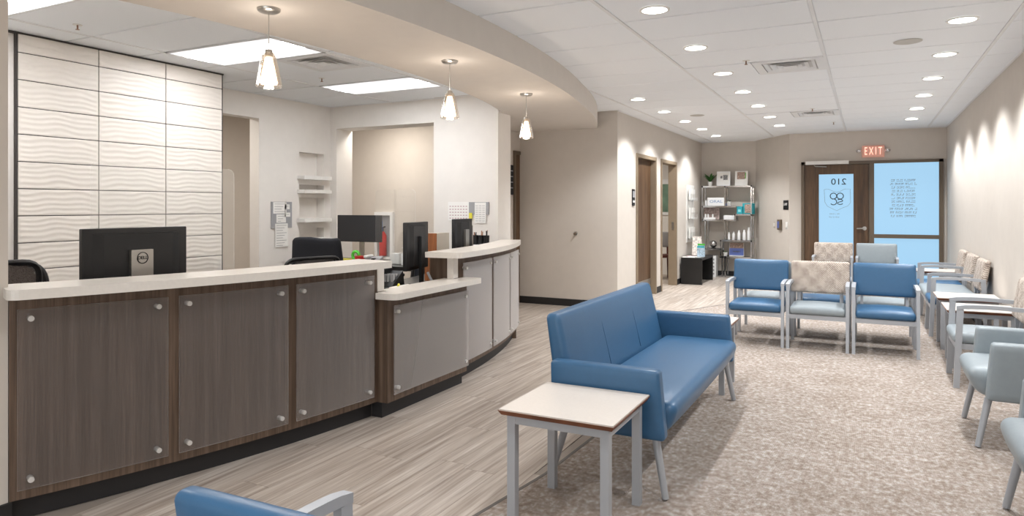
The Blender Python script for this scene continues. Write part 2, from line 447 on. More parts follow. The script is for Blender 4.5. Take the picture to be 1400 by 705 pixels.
# unseen wall behind the camera, wide openings added to let in sky fill
struct('wall_front', MB().box(-3.5, 1.3, -3.62, -3.5, 0, 0.35).box(-3.5, 1.3, -3.62, -3.5, 2.55, T).box(-3.5, -3.2, -3.62, -3.5, .35, 2.55).box(-1.2, -1.1, -3.62, -3.5, .35, 2.55).box(1.0, 1.3, -3.62, -3.5, .35, 2.55), M_WALLW)

# baseboards
bb = [('baseboard_right', 1.155, 1.1655, -3.4, 13.25), ('baseboard_left', -3.0005, -2.99, 8.95, D1[0]), ('baseboard_doors', -3.0005, -2.99, D1[1], D2[0]),
      ('baseboard_far', -3.0005, -2.99, D2[1], 14.3)]
for n, x0, x1, y0, y1 in bb: struct(n, box(x0, x1, y0, y1, 0.0, 0.10), M_BASE)
struct('baseboard_corridor', box(-4.48, -3.0, 8.94, 8.9505, 0, 0.10), M_BASE)
struct('baseboard_exit', box(-1.23, DX0, 13.24, 13.2505, 0, .10), M_BASE)
struct('baseboard_alcove', box(-3.0, -1.93, 14.29, 14.3005, 0, .10), M_BASE)
struct('baseboard_chamfer', MB().prism([(-1.238, 13.244), (-1.95, 14.3), (-1.942, 14.306), (-1.23, 13.25)], 0, .10), M_BASE)
struct('baseboard_near', box(-3.34, -3.325, -1.0, 1.68, 0, .10), M_BASE)

# ------------------------------------------------------------------ structure: ceilings and soffit
ceil = struct('ceiling', box(-8.2, 1.4, -3.6, 15.2, 2.712, 2.80), M_GAP)
def tiles(xs, ys, skip, clip, mainx, zc=CZ):
    full = {}
    for i in range(len(xs) - 1):
        for j in range(len(ys) - 1):
            if (i, j) in skip: continue
            x0, x1, y0, y1 = xs[i] + .012, xs[i + 1] - .012, ys[j] + .010, ys[j + 1] - .010
            r = clip(x0, x1, y0, y1)
            if not r: continue
            x0, x1, y0, y1 = r
            k = (round(x1 - x0, 3), round(y1 - y0, 3))
            if k not in full:
                hx, hy = k[0] / 2, k[1] / 2; e = .004
                full[k] = MB().add([(-hx, -hy, .02), (hx, -hy, .02), (hx, hy, .02), (-hx, hy, .02), (-hx, -hy, e), (hx, -hy, e), (hx, hy, e), (-hx, hy, e),
                                    (-hx + e, -hy + e, 0), (hx - e, -hy + e, 0), (hx - e, hy - e, 0), (-hx + e, hy - e, 0)],
                                   [(0, 1, 2, 3), (4, 5, 1, 0), (5, 6, 2, 1), (6, 7, 3, 2), (7, 4, 0, 3), (8, 9, 5, 4), (9, 10, 6, 5), (10, 11, 7, 6), (11, 8, 4, 7), (11, 10, 9, 8)]).mesh('ceiling_tile', M_TILE)
            put('ceiling_tile', full[k], ceil, ((x0 + x1) / 2, (y0 + y1) / 2, zc + .003))
WX = [-3.978, -2.759, -1.54, -0.321, 0.898, 1.165]
WY = [5.30 + .6096 * k for k in range(-9, 16)]
def clipW(x0, x1, y0, y1):
    if x1 < -2.7 and y1 < 5.0: return None
    if y1 > 8.95 and x0 < -3.0:
        if y0 < 8.6: y1 = 8.945
        else: x0 = -2.995
    if x0 > -1.3 and y0 > 13.25: return None
    if x0 > -1.3: y1 = min(y1, 13.25)
    y1 = min(y1, 14.3)
    return (x0, x1, y0, y1) if y1 - y0 > .03 else None
def row(y): return int(round((y - WY[0]) / .6096 - 0.0001))
r1, r2 = int((6.85 - WY[0]) / .6096), int((10.5 - WY[0]) / .6096)
tiles(WX, WY, {(2, r1), (2, r2)}, clipW, True)
# half tiles beside the vents
def htile(x0, x1, y0, y1):
    box(x0, x1, y0, y1, CZ, CZ + .02).build('ceiling_tile', M_TILE, ceil)
for r in (r1, r2): htile(-1.536, -.935, WY[r] + .004, WY[r + 1] - .004)
g = MB()
for x in WX[1:5]: g.box(x - .012, x + .012, -0.1, 14.3 if x < -1.3 else 13.25, CZ - .002, CZ + .016)
g.build('ceiling_grid', M_GRID, ceil)
RX = [-6.25, -5.27, -4.045, -2.83]
RY = [2.0 + .6096 * k for k in range(-2, 9)]; RY[-1] = 6.94
def clipR(x0, x1, y0, y1):
    if y1 < 1.68: return None
    if x1 < -5.2 and y1 < 4.8: x0 = -5.63
    return (x0, x1, max(y0, 1.675), y1)
TRJ = {2, 5, 8}
sk = {(1, j) for j in TRJ} | {(1, 6)}
tiles(RX, RY, sk, clipR, False)
htile(-5.265, -4.66, RY[6] + .004, RY[7] - .004)
g = MB()
for x in RX[1:3]: g.box(x - .012, x + .012, 1.675, 6.94, CZ - .002, CZ + .016)
g.build('ceiling_grid', M_GRID, ceil)
# perimeter angle along the walls
g = MB().box(1.143, 1.165, -.1, 13.25, CZ - .004, CZ + .004).box(-3.0, -2.98, 8.95, 14.3, CZ - .004, CZ + .004).box(-3.0, -1.93, 14.28, 14.3, CZ - .004, CZ + .004)
g.box(-1.23, 1.165, 13.23, 13.25, CZ - .004, CZ + .004).box(-6.25, -3.75, 6.92, 6.94, CZ - .004, CZ + .004).box(-6.25, -6.23, 4.72, 6.94, CZ - .004, CZ + .004)
g.build('ceiling_angle', M_GRID, ceil)
box(-4.6, -3.45, 6.9, 8.96, CZ - .0, CZ + .02).build('ceiling_board', M_SOF, ceil)
box(-8.0, -4.6, 7.25, 8.35, CZ, CZ + .02).build('ceiling_board', M_SOF, ceil)
box(-8.0, -6.4, 3.7, 7.25, CZ, CZ + .02).build('ceiling_board', M_SOF, ceil)
box(-3.34, 1.165, -3.5, -0.19, CZ, CZ + .02).build('ceiling_board', M_TILE, ceil)

def outer(y): return -14.549 + math.sqrt(12.193 ** 2 - (y - 4.037) ** 2) + (0.10 * max(0, (y - 6.8) / 2.1))
def inner(y): return -12.454 + math.sqrt(9.184 ** 2 - (y - 4.165) ** 2)
SZ = 2.47
n = 56
op = [(outer(-1.0 + 9.95 * i / n), -1.0 + 9.95 * i / n) for i in range(n + 1)]
ip = [(inner(6.86 - 7.8 * i / n), 6.86 - 7.8 * i / n) for i in range(n + 1)]
poly = op + [(-4.48, 8.95), (-4.48, 7.25), (-3.745, 7.25), (-3.745, 6.94)] + ip
struct('ceiling_soffit', MB().prism(poly, SZ, 2.712), M_SOF, smooth=True)

# ------------------------------------------------------------------ wave panels on the reception wall
WPW, WPH = 0.609, 0.2032
def wavepanel(seed, h=WPH):
    R = random.Random(seed); nx, nz = 44, 22; ph = [R.uniform(0, 6.28) for _ in range(6)]
    mb = MB(); vs = []
    for j in range(nz + 1):
        for i in range(nx + 1):
            y, z = WPW * i / nx, h * j / nz
            q = z * 2 * PI / 0.042 + 1.3 * math.sin(y * 11 + ph[0]) + 0.9 * math.sin(y * 23 + ph[1] + z * 9) + .8 * math.sin(z * 26 + ph[2])
            d = .0030 * (0.5 + 0.5 * math.sin(q)) ** 1.3
            if i in (0, nx) or j in (0, nz): d = 0
            vs.append((0.012 + d, y + (.004 if i == 0 else -.004 if i == nx else 0), z + (.0035 if j == 0 else -.0035 if j == nz else 0)))
    fs = [(j * (nx + 1) + i, j * (nx + 1) + i + 1, (j + 1) * (nx + 1) + i + 1, (j + 1) * (nx + 1) + i) for j in range(nz) for i in range(nx)]
    mb.add(vs, fs); mb.box(0, 0.0118, .004, WPW - .004, .0035, h - .0035)
    return mb.mesh('wave_panel', M_WPANEL, True)
wpan = bpy.data.objects['wall_panelled']
wm = [wavepanel(s) for s in (1, 2, 3, 4)]; wtop = [wavepanel(s, .142) for s in (5, 6, 7)]
for c in range(3):
    y = 2.872 + c * .6096
    put('wave_panel', wtop[c], wpan, (-5.622, y, 2.543))
    for r in range(1, 12):
        put('wave_panel', wm[(r * 2 + c) % 4], wpan, (-5.622, y, 2.543 - .2032 * r))
box(-5.636, -5.621, 2.86, 4.702, .25, CZ).build('panel_backing', M_TRIMD, wpan)
MB().box(-5.636, -5.606, 2.858, 2.870, .25, CZ).box(-5.636, -5.60, 2.75, 4.71, CZ - .012, CZ).box(-5.636, -5.608, 4.70, 4.706, .25, CZ).build('panel_trim', M_TRIMD, wpan)

# niche shelves
nw = bpy.data.objects['wall_niche']
for i, z in enumerate((1.776, 1.603, 1.245, .997)):
    s_ = MB().prism([(-6.37, 6.386), (-6.25, 6.386), (-6.25, 6.35), (-6.13, 6.35), (-6.125, 6.36), (-6.125, 6.83), (-6.15, 6.86), (-6.25, 6.86), (-6.25, 6.819), (-6.37, 6.819)], z - .045, z)
    sh = s_.build('niche_shelf', M_PLATE, nw)
    if i: box(-6.1245, -6.1225, 6.48 + .05 * (i == 3), 6.56 + .05 * (i == 3), z - .036, z - .010).build('label_strip', M_PAPER, sh)

# ------------------------------------------------------------------ exit door and side window
d1 = sempty('door_1')
fr = MB().box(DX0, DX0 + .05, 13.2, 13.40, 0, DZ).box(DX0, DX1, 13.2, 13.40, DZ - .05, DZ).box(DX1 - .06, DX1, 13.2, 13.40, 0, DZ).box(.04, .115, 13.2, 13.40, 0, DZ - .05)
fr.build('door_frame', M_DFRAME, d1)
LX0, LX1 = DX0 + .053, .037
gx0, gx1, gz0, gz1 = -.745, -.20, .45, 1.955
lf = MB().box(LX0, gx0, 13.235, 13.28, .01, 2.12).box(gx1, LX1, 13.235, 13.28, .01, 2.12).box(gx0, gx1, 13.235, 13.28, .01, gz0).box(gx0, gx1, 13.235, 13.28, gz1, 2.12)
leaf = lf.build('door_leaf', M_DOOR, d1)
MB().box(gx0, gx1, 13.25, 13.262, gz0, gz1).build('glass_pane', M_FILM, d1)
cl = box(-.955, -.27, 13.13, 13.20, 2.125, 2.185).build('door_closer', M_PLATE, d1)
MB().tube([(-.82, 13.16, 2.12), (-.80, 13.17, 2.095), (-.62, 13.20, 2.085)], .009, 8).build('closer_arm', M_STEEL, cl)
hd = MB().tube([(-.03, 13.235, 1.02), (-.03, 13.225, 1.02)], .033, 16).tube([(-.03, 13.225, 1.02), (-.03, 13.18, 1.02)], .012, 10).build('door_handle', M_STEEL, d1, True)
MB().tube([(-.03, 13.18, 1.02), (-.09, 13.178, 1.018), (-.15, 13.182, 1.016)], .011, 10).build('lever', M_STEEL, hd, True)
RXX = (PI / 2, 0, 0)
text('door_number', '210', .15, M_INKD, d1, (-.43, 13.247, 1.82), RXX, True, sx=1.1)
# outline of a state shape and the ring monogram, seen from the back
cx, cz = -.46, 1.52
oh = [(-.20, .17), (-.13, .175), (-.05, .135), (.0, .12), (.06, .14), (.12, .175), (.21, .175), (.215, -.06), (.17, -.12), (.09, -.15), (.0, -.20), (-.08, -.16), (-.15, -.12), (-.19, -.05), (-.20, .17)]
MB().tube([(cx + x, 13.248, cz + z) for x, z in oh], .0022, 5).build('state_outline', M_INK, d1)
lg = MB()
rr = .051
ring(lg, (cx - rr - .002, 13.247, cz + .055), rr, .0075); ring(lg, (cx + rr + .002, 13.247, cz + .055), rr, .0075)
ring(lg, (cx - rr - .002, 13.247, cz - .047), rr, .0075, a0=-PI * .80, a1=PI * .62)
sp = []
for i in range(25):
    t_ = i / 24
    if t_ < .5: a = 2.7 - t_ * 2 * 4.0; sp.append((cx + rr + .004 - .030 * math.cos(a) * 1.35, 13.247, cz - .025 + .024 * math.sin(a)))
    else: a = -1.3 + (t_ - .5) * 2 * 4.0; sp.append((cx + rr + .004 - .030 * math.cos(a + PI) * -1.35, 13.247, cz - .072 - .024 * math.sin(a)))
sp = [(cx + rr + dx, 13.247, cz + dz) for dx, dz in ((-.036, -.012), (-.02, -.004), (.01, -.002), (.036, -.014), (.042, -.028), (.03, -.040), (0, -.046), (-.03, -.054), (-.04, -.068), (-.03, -.084), (0, -.092), (.025, -.088), (.042, -.076))]
lg.tube(sp, .0075, 6)
lg.build('ring_monogram', M_INKD, d1)
def microtext(mb, x0, z, words, h, y, R):
    x = x0
    for w in words:
        for k in range(w):
            ww = h * R.uniform(.45, .7)
            if R.random() < .5: mb.box(x, x + ww * .3, y - .0012, y, z, z + h)
            else: mb.box(x, x + ww * .7, y - .0012, y, z, z + h * .25)
            if R.random() < .7: mb.box(x, x + ww * .75, y - .0012, y, z + h * .75, z + h)
            x += ww
        x += h * .6
    return x - x0
R9 = random.Random(3); mt = MB()
microtext(mt, cx - .115, 1.255, [8, 2, 4], .018, 13.249, R9); microtext(mt, cx - .12, 1.20, [5, 2, 6], .018, 13.249, R9)
o = mt.build('small_lettering', M_INK, d1); o['kind'] = 'stuff'
w1 = sempty('window_1')
WX0, WX1 = .115, 1.055
MB().box(WX0, WX1, 13.2, 13.40, .86, .925).box(WX0, WX1, 13.2, 13.40, 0, .06).build('window_frame', M_DFRAME, w1)
MB().box(WX0, WX1, 13.25, 13.262, .925, DZ - .05).build('glass_pane', M_FILM, w1)
MB().box(WX0, WX1, 13.25, 13.262, .06, .86).build('glass_pane', M_FILM, w1)
mt = MB()
for k in range(11):
    ws = R9.choice([[3, 6, 7], [3, 7, 6, 2], [3, 5, 8], [3, 6, 5, 3]])
    w_ = microtext(MB(), 0, 0, ws, .033, 0, random.Random(k))
    microtext(mt, .56 - w_ / 2, 1.815 - k * .0598, ws, .033, 13.249, random.Random(k))
o = mt.build('names_lettering', M_INK, w1); o['kind'] = 'stuff'

# exit sign
ex = thing('exit_sign', 'lit red EXIT sign with emergency lamp heads above the glass entrance door', 'exit sign', (.10, 13.25, 2.33))
MB().rbox((0, -.03, 0), (.34, .05, .20), .012, 6).build('housing', M_EXITB, ex, True)
text('lettering', 'E X I T', .185, M_EXIT, ex, (0, -.058, 0.0), RXX, ext=.003, sx=.50)
for s_ in (-1, 1):
    h = MB().tube([(s_ * .17, -.03, 0), (s_ * .20, -.04, .01)], .02, 8).build('lamp_head', M_PLATE, ex)
    MB().lathe([(.0, .0), (.035, .008), (.045, .03), (.045, .045), (0, .05)], 14).build('reflector', M_CHROME, h, True, (s_ * .215, -.05, -.02))

# left doors
def dframe(parent, y0, y1, w=.055, m=M_DFRAME2):
    MB().box(-3.13, -2.982, y0, y0 + w, 0, DZ).box(-3.13, -2.982, y1 - w, y1, 0, DZ).box(-3.13, -2.982, y0 + w, y1 - w, DZ - w, DZ).build('door_frame', m, parent)
d2 = sempty('door_2'); dframe(d2, *D1)
box(-3.115, -3.07, D1[0] + .056, D1[1] - .056, .01, DZ - .06).build('door_leaf', M_DOOR, d2)
box(-3.069, -3.066, D1[0] + .08, D1[1] - .08, .03, .25).build('kick_plate', M_STEEL, d2)
d3 = sempty('door_3'); dframe(d3, *D2)
o = box(-4.05, -3.135, D2[0] + .005, D2[0] + .05, .01, DZ - .06).build('door_leaf', M_DOOR, d3)
box(-3.07, -3.03, D2[1] - .0575, D2[1] - .0545, .98, 1.12).build('strike_plate', M_STEEL, d3)
d4 = sempty('door_4')
MB().box(-4.49, -4.455, 8.74, 8.79, 0, 2.19).box(-4.49, -4.455, 8.79, 8.935, 2.14, 2.19).build('door_frame', M_DFRAME, d4)
box(-4.488, -4.47, 8.79, 8.935, .01, 2.14).build('door_leaf', M_DOOR, d4)

# ------------------------------------------------------------------ reception counter (arc centre, radii)
CX, CY = -9.604, 4.148
def pol(R, y): # point of radius R on the arc whose face point has this y (R=6.736)
    a = math.asin((y - CY) / 6.736); return (CX + R * math.cos(a), CY + R * math.sin(a))
def arcpoly(R0, R1, y0, y1, n=24):
    ys = [y0 + (y1 - y0) * i / n for i in range(n + 1)]
    return [pol(R1, y) for y in ys] + [pol(R0, y) for y in ys[::-1]]
def counter(name, label, y0, y1, panels, end=None):
    t = thing(name, label, 'reception counter', (*pol(6.66, (y0 + y1) / 2), 0))
    ox, oy = t.location.x, t.location.y
    def B(nm, mb, m, par=t, sm=False):
        mb.v = [(x - ox, y - oy, z) for x, y, z in mb.v]; return mb.build(nm, m, par, sm)
    B('body', MB().prism(arcpoly(6.60, 6.736, y0, y1), .10, .998), M_WOOD, sm=True)
    B('toe_kick', MB().prism(arcpoly(6.60, 6.69, y0, y1), 0.0, .10), M_BASE, sm=True)
    if end:
        ey0, ey1, ez0 = end
        B('end_panel', MB().prism(arcpoly(6.63 if ey0 < 4 else 6.688, 6.742, ey0, ey1, 2), ez0, .998), M_STONE)
        if ey0 > 4: B('side_panel', box(-3.13, -2.925, 4.635, 4.66, .74, .998), M_WOOD)
    for a, b in panels:
        p = B('acrylic_panel', MB().prism(arcpoly(6.758, 6.765, a, b, 12), .148, .942), M_ACR, sm=True)
        for ya in (a + .045, b - .045):
            for z in (.19, .90):
                P0, P1 = pol(6.735, ya), pol(6.777, ya)
                q = MB().tube([(*P0, z), (*P1, z)], .0125, 12); B('standoff', q, M_SATIN, p, True)
    return t
counter('tall_counter_section', 'long dark walnut reception counter front with three clear frosted acrylic panels, left side', 1.675, 3.65,
        [(1.70, 2.285), (2.336, 2.935), (2.99, 3.60)], (3.652, 3.715, .83))
counter('tall_counter_section', 'curved far end of the reception counter with pale grey acrylic panels', 4.665, 6.50,
        [(4.72, 5.335), (5.385, 5.94), (5.98, 6.47)], (4.585, 4.663, .83))
xe, ye = pol(6.736, 6.5); xi, yi = pol(6.60, 6.5)
tag(MB().prism([(xe - .005, ye + .003), (-3.74, 7.24), (-3.745, 6.935), (xi, yi + .003)], 0, .997).build('counter_return', M_WOOD), 'walnut return panel between the far counter end and the light wall', 'counter panel')
# low section
t = thing('low_counter_section', 'low walnut counter section with a single grey acrylic panel between the tall ones', 'reception counter', (-2.86, 4.16, 0))
ox, oy = -2.86, 4.16
def LB(nm, mb, m, par=t, sm=False):
    mb.v = [(x - ox, y - oy, z) for x, y, z in mb.v]; return mb.build(nm, m, par, sm)
LB('body', box(-2.93, -2.80, 3.652, 4.662, .10, .789), M_WOOD)
LB('toe_kick', box(-2.93, -2.845, 3.652, 4.662, 0, .10), M_BASE)
p = LB('acrylic_panel', box(-2.785, -2.778, 3.70, 4.655, .148, .737), M_ACR)
for ya in (3.74, 4.61):
    for z in (.19, .695): LB('standoff', MB().tube([(-2.80, ya, z), (-2.767, ya, z)], .0125, 12), M_SATIN, p, True)
def roundpoly(pts, rad, k=6):
    out = []
    N = len(pts)
    for i, p in enumerate(pts):
        r = rad.get(i, 0)
        if r <= 0: out.append(p); continue
        P = Vector(p); A = (Vector(pts[i - 1]) - P).normalized() * r; Bv = (Vector(pts[(i + 1) % N]) - P).normalized() * r
        for q in range(k + 1):
            u = q / k; out.append(tuple(P + A * (1 - u) ** 2 + Bv * u ** 2))
    return out
lt = roundpoly([(-2.93, 3.72), (-2.855, 3.72), (-2.845, 3.585), (-2.68, 3.585), (-2.70, 4.735), (-2.852, 4.735), (-2.862, 4.58), (-2.96, 4.58)], {3: .07, 4: .03})
tag(MB().prism(lt, .790, .831).build('low_countertop', M_STONE), 'white low countertop slab over the short counter section', 'countertop')
ys = [1.655 + (3.63 - 1.655) * i / 24 for i in range(25)]
tp = roundpoly([pol(6.90, y) for y in ys] + [pol(6.59, y) for y in ys[::-1]], {0: .06, 24: .03})
tag(MB().prism(tp, .9985, 1.042).build('tall_countertop', M_STONE), 'long white countertop with rounded near end carrying the view of the black monitor', 'countertop')
ys = [4.46 + (6.53 - 4.46) * i / 24 for i in range(25)]
tp = roundpoly([pol(6.87 - .09 * max(0, (y - 5.0) / 1.53) ** 1.5, y) for y in ys] + [pol(6.56, y) for y in ys[::-1]], {0: .05})
tag(MB().prism(tp, .9985, 1.042).build('tall_countertop', M_STONE), 'curved white countertop of the far counter section ending at the wall', 'countertop')
# inner work surface
tag(MB().prism(arcpoly(5.95, 6.585, 1.70, 6.42, 30), .70, .738).build('work_surface', M_BLKTAB), 'dark curved staff work surface behind the reception counter', 'desk')
ws = bpy.data.objects['work_surface']
for yy in (1.9, 3.4, 5.0, 6.2):
    x_, y_ = pol(6.25, yy); box(x_ - .25, x_ + .25, y_ - .015, y_ + .015, 0, .70).build('support_panel', M_BLKTAB, ws)

# ------------------------------------------------------------------ ceiling fittings
def ordinal(k): return ['nearest', 'second', 'third', 'fourth', 'fifth', 'sixth', 'farthest'][k]
lens_me = MB().lathe([(0, .001), (.083, .001), (.083, .004), (0, .004)], 24).mesh('lens', M_DLENS)
trim_me = MB().lathe([(.083, -.002), (.098, -.002), (.100, .006), (.083, .006), (.083, -.002)], 24).mesh('trim_ring', M_PLATE)
def downlight(x, y, label, grp):
    t = thing('downlight', label, 'ceiling light', (x, y, CZ - .006), group=grp)
    put('lens', lens_me, t); put('trim_ring', trim_me, t)
    l = lamp('lamp', 'SPOT', t, (0, 0, -.012), DOWN_W * (1.45 if x > 0 or x < -2 else 1.0), (.965, .985, 1.0), spot_size=math.radians(128), spot_blend=.55, shadow_soft_size=.07)
    return t
for k in range(7):
    if k: downlight(.592, 4.46 + 1.2165 * k, 'recessed round downlight, %s in the row beside the right wall' % ['', 'nearest in view', 'second', 'third', 'fourth', 'fifth', 'farthest'][k], 'downlights of the right row')
    downlight(-1.24, 4.46 + 1.2165 * k, 'recessed round downlight, %s in the middle row of the ceiling' % ordinal(k), 'downlights of the middle row')
for k in range(5):
    downlight(-2.455, 8.10 + 1.2125 * k, 'recessed round downlight, %s in the left row before the wood doors' % ['nearest', 'second', 'third', 'fourth', 'farthest'][k], 'downlights of the left row')
# the rows run on behind the camera
for x, y, lb in ((.592, 4.46, 'above the grey lounge armchairs'), (.592, 2.0, 'right of the camera'), (.592, -.4, 'behind the camera at right'), (-1.24, 2.0, 'above the foreground blue chair'), (-1.24, -.4, 'behind the camera at left')):
    downlight(x, y, 'recessed round downlight out of view ' + lb, 'downlights above the near seating')

def troffer(yc, label):
    t = thing('troffer', label, 'ceiling light', (-4.6575, yc, CZ - .004), group='flat light panels above reception')
    hx, hy = .605, .298
    MB().box(-hx, hx, -hy, -hy + .02, 0, .02).box(-hx, hx, hy - .02, hy, 0, .02).box(-hx, -hx + .02, -hy, hy, 0, .02).box(hx - .02, hx, -hy, hy, 0, .02).build('frame', M_GRID, t)
    MB().box(-hx + .02, hx - .02, -.13, .13, .010, .02).build('centre_lens', M_TLENS, t)
    for s_ in (-1, 1):
        MB().extr([(s_ * .13, .010), (s_ * .278, .003), (s_ * .278, .012), (s_ * .13, .02)], -hx + .02, hx - .02, 'x').build('side_lens', M_TSIDE, t)
for yc, lb in ((2.305, 'bright flat ceiling light panel cut by the left frame edge above reception'), (4.134, 'bright flat ceiling light panel behind the nearest glass pendant'),
               (5.963, 'bright flat ceiling light panel farthest back above reception')): troffer(yc, lb)

def vent(x, y, label, w=.56):
    t = thing('ceiling_vent', label, 'vent', (x, y, CZ - .002))
    MB().box(-w / 2, w / 2, -w / 2, w / 2, .01, .02).build('plenum', mat('vent_plenum', (205, 203, 201), .8), t)
    h = w / 2 + .02; f = MB()
    for a in range(2):
        f.box(-h, h, -h + a * (2 * h - .075), -h + .075 + a * (2 * h - .075), -.004, .008).box(-h + a * (2 * h - .075), -h + .075 + a * (2 * h - .075), -h + .075, h - .075, -.004, .008)
    f.build('frame', M_GRID, t)
    for i, q in enumerate((.215, .16, .105)):
        z = -.004 - .004 * i; r = MB(); e = .016
        for sx, sy in ((1, 0), (-1, 0), (0, 1), (0, -1)):
            if sx: r.add([(sx * q, -q, z), (sx * q, q, z), (sx * (q - .04), q - .04, z + .018), (sx * (q - .04), -q + .04, z + .018)], [(0, 1, 2, 3)])
            else: r.add([(-q, sy * q, z), (q, sy * q, z), (q - .04, sy * (q - .04), z + .018), (-q + .04, sy * (q - .04), z + .018)], [(0, 1, 2, 3)])
        r.build('vane', M_GRID, t)
    MB().box(-.055, .055, -.055, .055, -.014, -.010).build('centre_plate', M_GRID, t)
vent(-.625, (WY[r1] + WY[r1 + 1]) / 2, 'square louvered ceiling vent nearest the camera in the waiting area')
vent(-.625, (WY[r2] + WY[r2 + 1]) / 2, 'square louvered ceiling vent farther off toward the exit sign')
vent(-4.352, (RY[6] + RY[7]) / 2, 'square ceiling air vent beside the reception light panel')
for x, y, lb in ((.289, 6.24, 'round perforated ceiling speaker near the large vent'), (-2.145, 9.93, 'round ceiling speaker in the left part of the waiting ceiling')):
    t = thing('ceiling_speaker', lb, 'speaker', (x, y, CZ - .006))
    MB().lathe([(0, 0), (.085, 0), (.10, .004), (.102, .006)], 28).build('grille', mat('speaker_grille', (196, 193, 188), .8, noise=.2, nscale=300), t)
for x, y, lb in ((-5.009, 2.955, 'small brass sprinkler head over the wave panels'), (-4.9, 5.318, 'small sprinkler head behind the glass pendants in reception'), (-.953, 6.404, 'small sprinkler head left of the near waiting vent'),
                 (-.638, 9.95, 'small sprinkler head at the far waiting vent'), (-.45, 11.7, 'small sprinkler head closest to the exit sign')):
    t = thing('sprinkler', lb, 'sprinkler', (x, y, CZ - .002))
    MB().lathe([(.0, 0), (.03, -.001), (.032, .003)], 16).build('escutcheon', M_PLATE, t)
    MB().tube([(0, 0, 0), (0, 0, -.028)], .006, 8).lathe([(0, -.034), (.014, -.033), (.014, -.030), (0, -.028)], 12).build('nozzle', mat('brass_red', (150, 118, 100), .4, .5), t)

def pendant(x, y, label):
    t = thing('pendant_light', label, 'pendant lamp', (x, y, SZ), group='glass pendants under the soffit')
    MB().lathe([(0, -.022), (.05, -.020), (.060, -.012), (.062, -.0005)], 28).build('canopy', M_STEEL, t, True)
    MB().tube([(0, 0, -.02), (0, 0, -.225)], .0028, 8).build('cord', M_STEEL, t)
    MB().lathe([(.0, -.222), (.018, -.222), (.022, -.235), (.022, -.262), (0, -.262)], 18).build('socket', M_STEEL, t, True)
    sh = MB(); pr = [(.012, -.238), (.028, -.240), (.036, -.252), (.052, -.32), (.068, -.40), (.071, -.418), (.066, -.426), (.063, -.418), (.049, -.33), (.033, -.258), (.026, -.246), (.012, -.243)]
    sh.lathe(pr, 24).build('glass_shade', M_GLASS, t, True)
    MB().lathe([(0, -.262), (.018, -.266), (.030, -.32), (.046, -.402), (.040, -.410), (0, -.410)], 16).build('inner_glass', M_BULB, t, True)
    lamp('lamp', 'POINT', t, (0, 0, -.45), PEND_W, (1, .89, .78), shadow_soft_size=.03)
    lamp('lamp', 'POINT', t, (0.0, 0, -.20), PEND_W * .22, (1, .88, .76), shadow_soft_size=.03)
pendant(-2.893, 2.729, 'nearest clear glass cone pendant, over the counter by the black monitor')
pendant(-2.737, 4.315, 'middle clear glass cone pendant over the low counter')
pendant(-2.888, 5.91, 'farthest clear glass cone pendant by the corridor')
# unseen lamps added to brighten the side rooms
for nm, loc, w, lb in (('hall_light', (-6.0, 7.55, CZ - .03), 20, 'unseen ceiling light added to brighten the hall behind reception'), ('office_light', (-4.6, 11.6, CZ - .03), 60, 'unseen ceiling light added to brighten the side office'),
                       ('back_light', (-7.2, 5.2, CZ - .03), 26, 'unseen ceiling light added to brighten the room behind the panel wall')):
    t = thing(nm, lb, 'ceiling light', loc)
    box(-.15, .15, -.15, .15, 0, .03).build('housing', M_PLATE, t)
    lamp('lamp', 'AREA', t, (0, 0, -.005), w, (1, .95, .88), size=.28)

# ------------------------------------------------------------------ seating
def guest_chair(label, W, mseat, mback, loc, rz, group, D=.50, arms=True, bwid=None):
    t = thing('guest_chair', label, 'chair', loc, rz, group)
    h = W / 2; bw = .028; AH = .602 if arms else .33
    for s_ in (-1, 1):
        x0, x1 = (s_ * h, s_ * (h - bw)); x0, x1 = min(x0, x1), max(x0, x1)
        MB().extr([(-D / 2 - .018, 0), (-D / 2 + .022, 0), (-D / 2 + .050, AH), (-D / 2 + .005, AH)], x0, x1).build('leg', M_SILVER, t)
        MB().extr([(D / 2 - .02, 0), (D / 2 + .025, 0), (D / 2 - .01, AH + .01), (D / 2 - .055, AH + .01)], x0, x1).build('leg', M_SILVER, t)
        top = [(-D / 2 + .005 + (D - .015) * q / 10, .630 + .012 * math.sin(PI * (q / 10) ** .8) - (.003 if q == 0 else 0)) for q in range(11)]
        bot = [(-D / 2 + .005 + (D - .015) * q / 10, .600 + .012 * math.sin(PI * (q / 10) ** .8)) for q in range(11)]
        xa, xb = (x0 - .003, x1 + .003)
        MB().extr(top + bot[::-1], xa, xb).build('armrest', M_SILVER, t, True) if arms else None
    hi = h - bw
    MB().box(-hi, hi, -D / 2 - .002, -D / 2 + .025, .295, .337).box(-hi, hi, D / 2 - .06, D / 2 - .035, .295, .337).box(-hi, -hi + .03, -D / 2 + .025, D / 2 - .06, .295, .337).box(hi - .03, hi, -D / 2 + .025, D / 2 - .06, .295, .337).build('seat_rail', M_SILVER, t)
    MB().rbox((0, -.02, .375), (2 * hi - .004, D - .005, .075), .030, 9, (.022, 0, .006, 0)).build('seat', mseat, t, True)
    tilt = .17
    def xf(v): return Vector((v.x, v.y + (v.z - .49) * tilt, v.z))
    bw_ = bwid or W - .004
    MB().rbox((0, D / 2 - .045, .665), (bw_, .062, .32), .026, 9, (0, 0, .012, .0), xf).build('backrest', mback, t, True)
    for xq in (-hi + .04, hi - .065):
        MB().extr([(D / 2 - .055, .30), (D / 2 - .030, .30), (D / 2 + .022, .60), (D / 2 + .0, .60)], xq, xq + .025).build('back_post', M_SILVER, t)
    return t

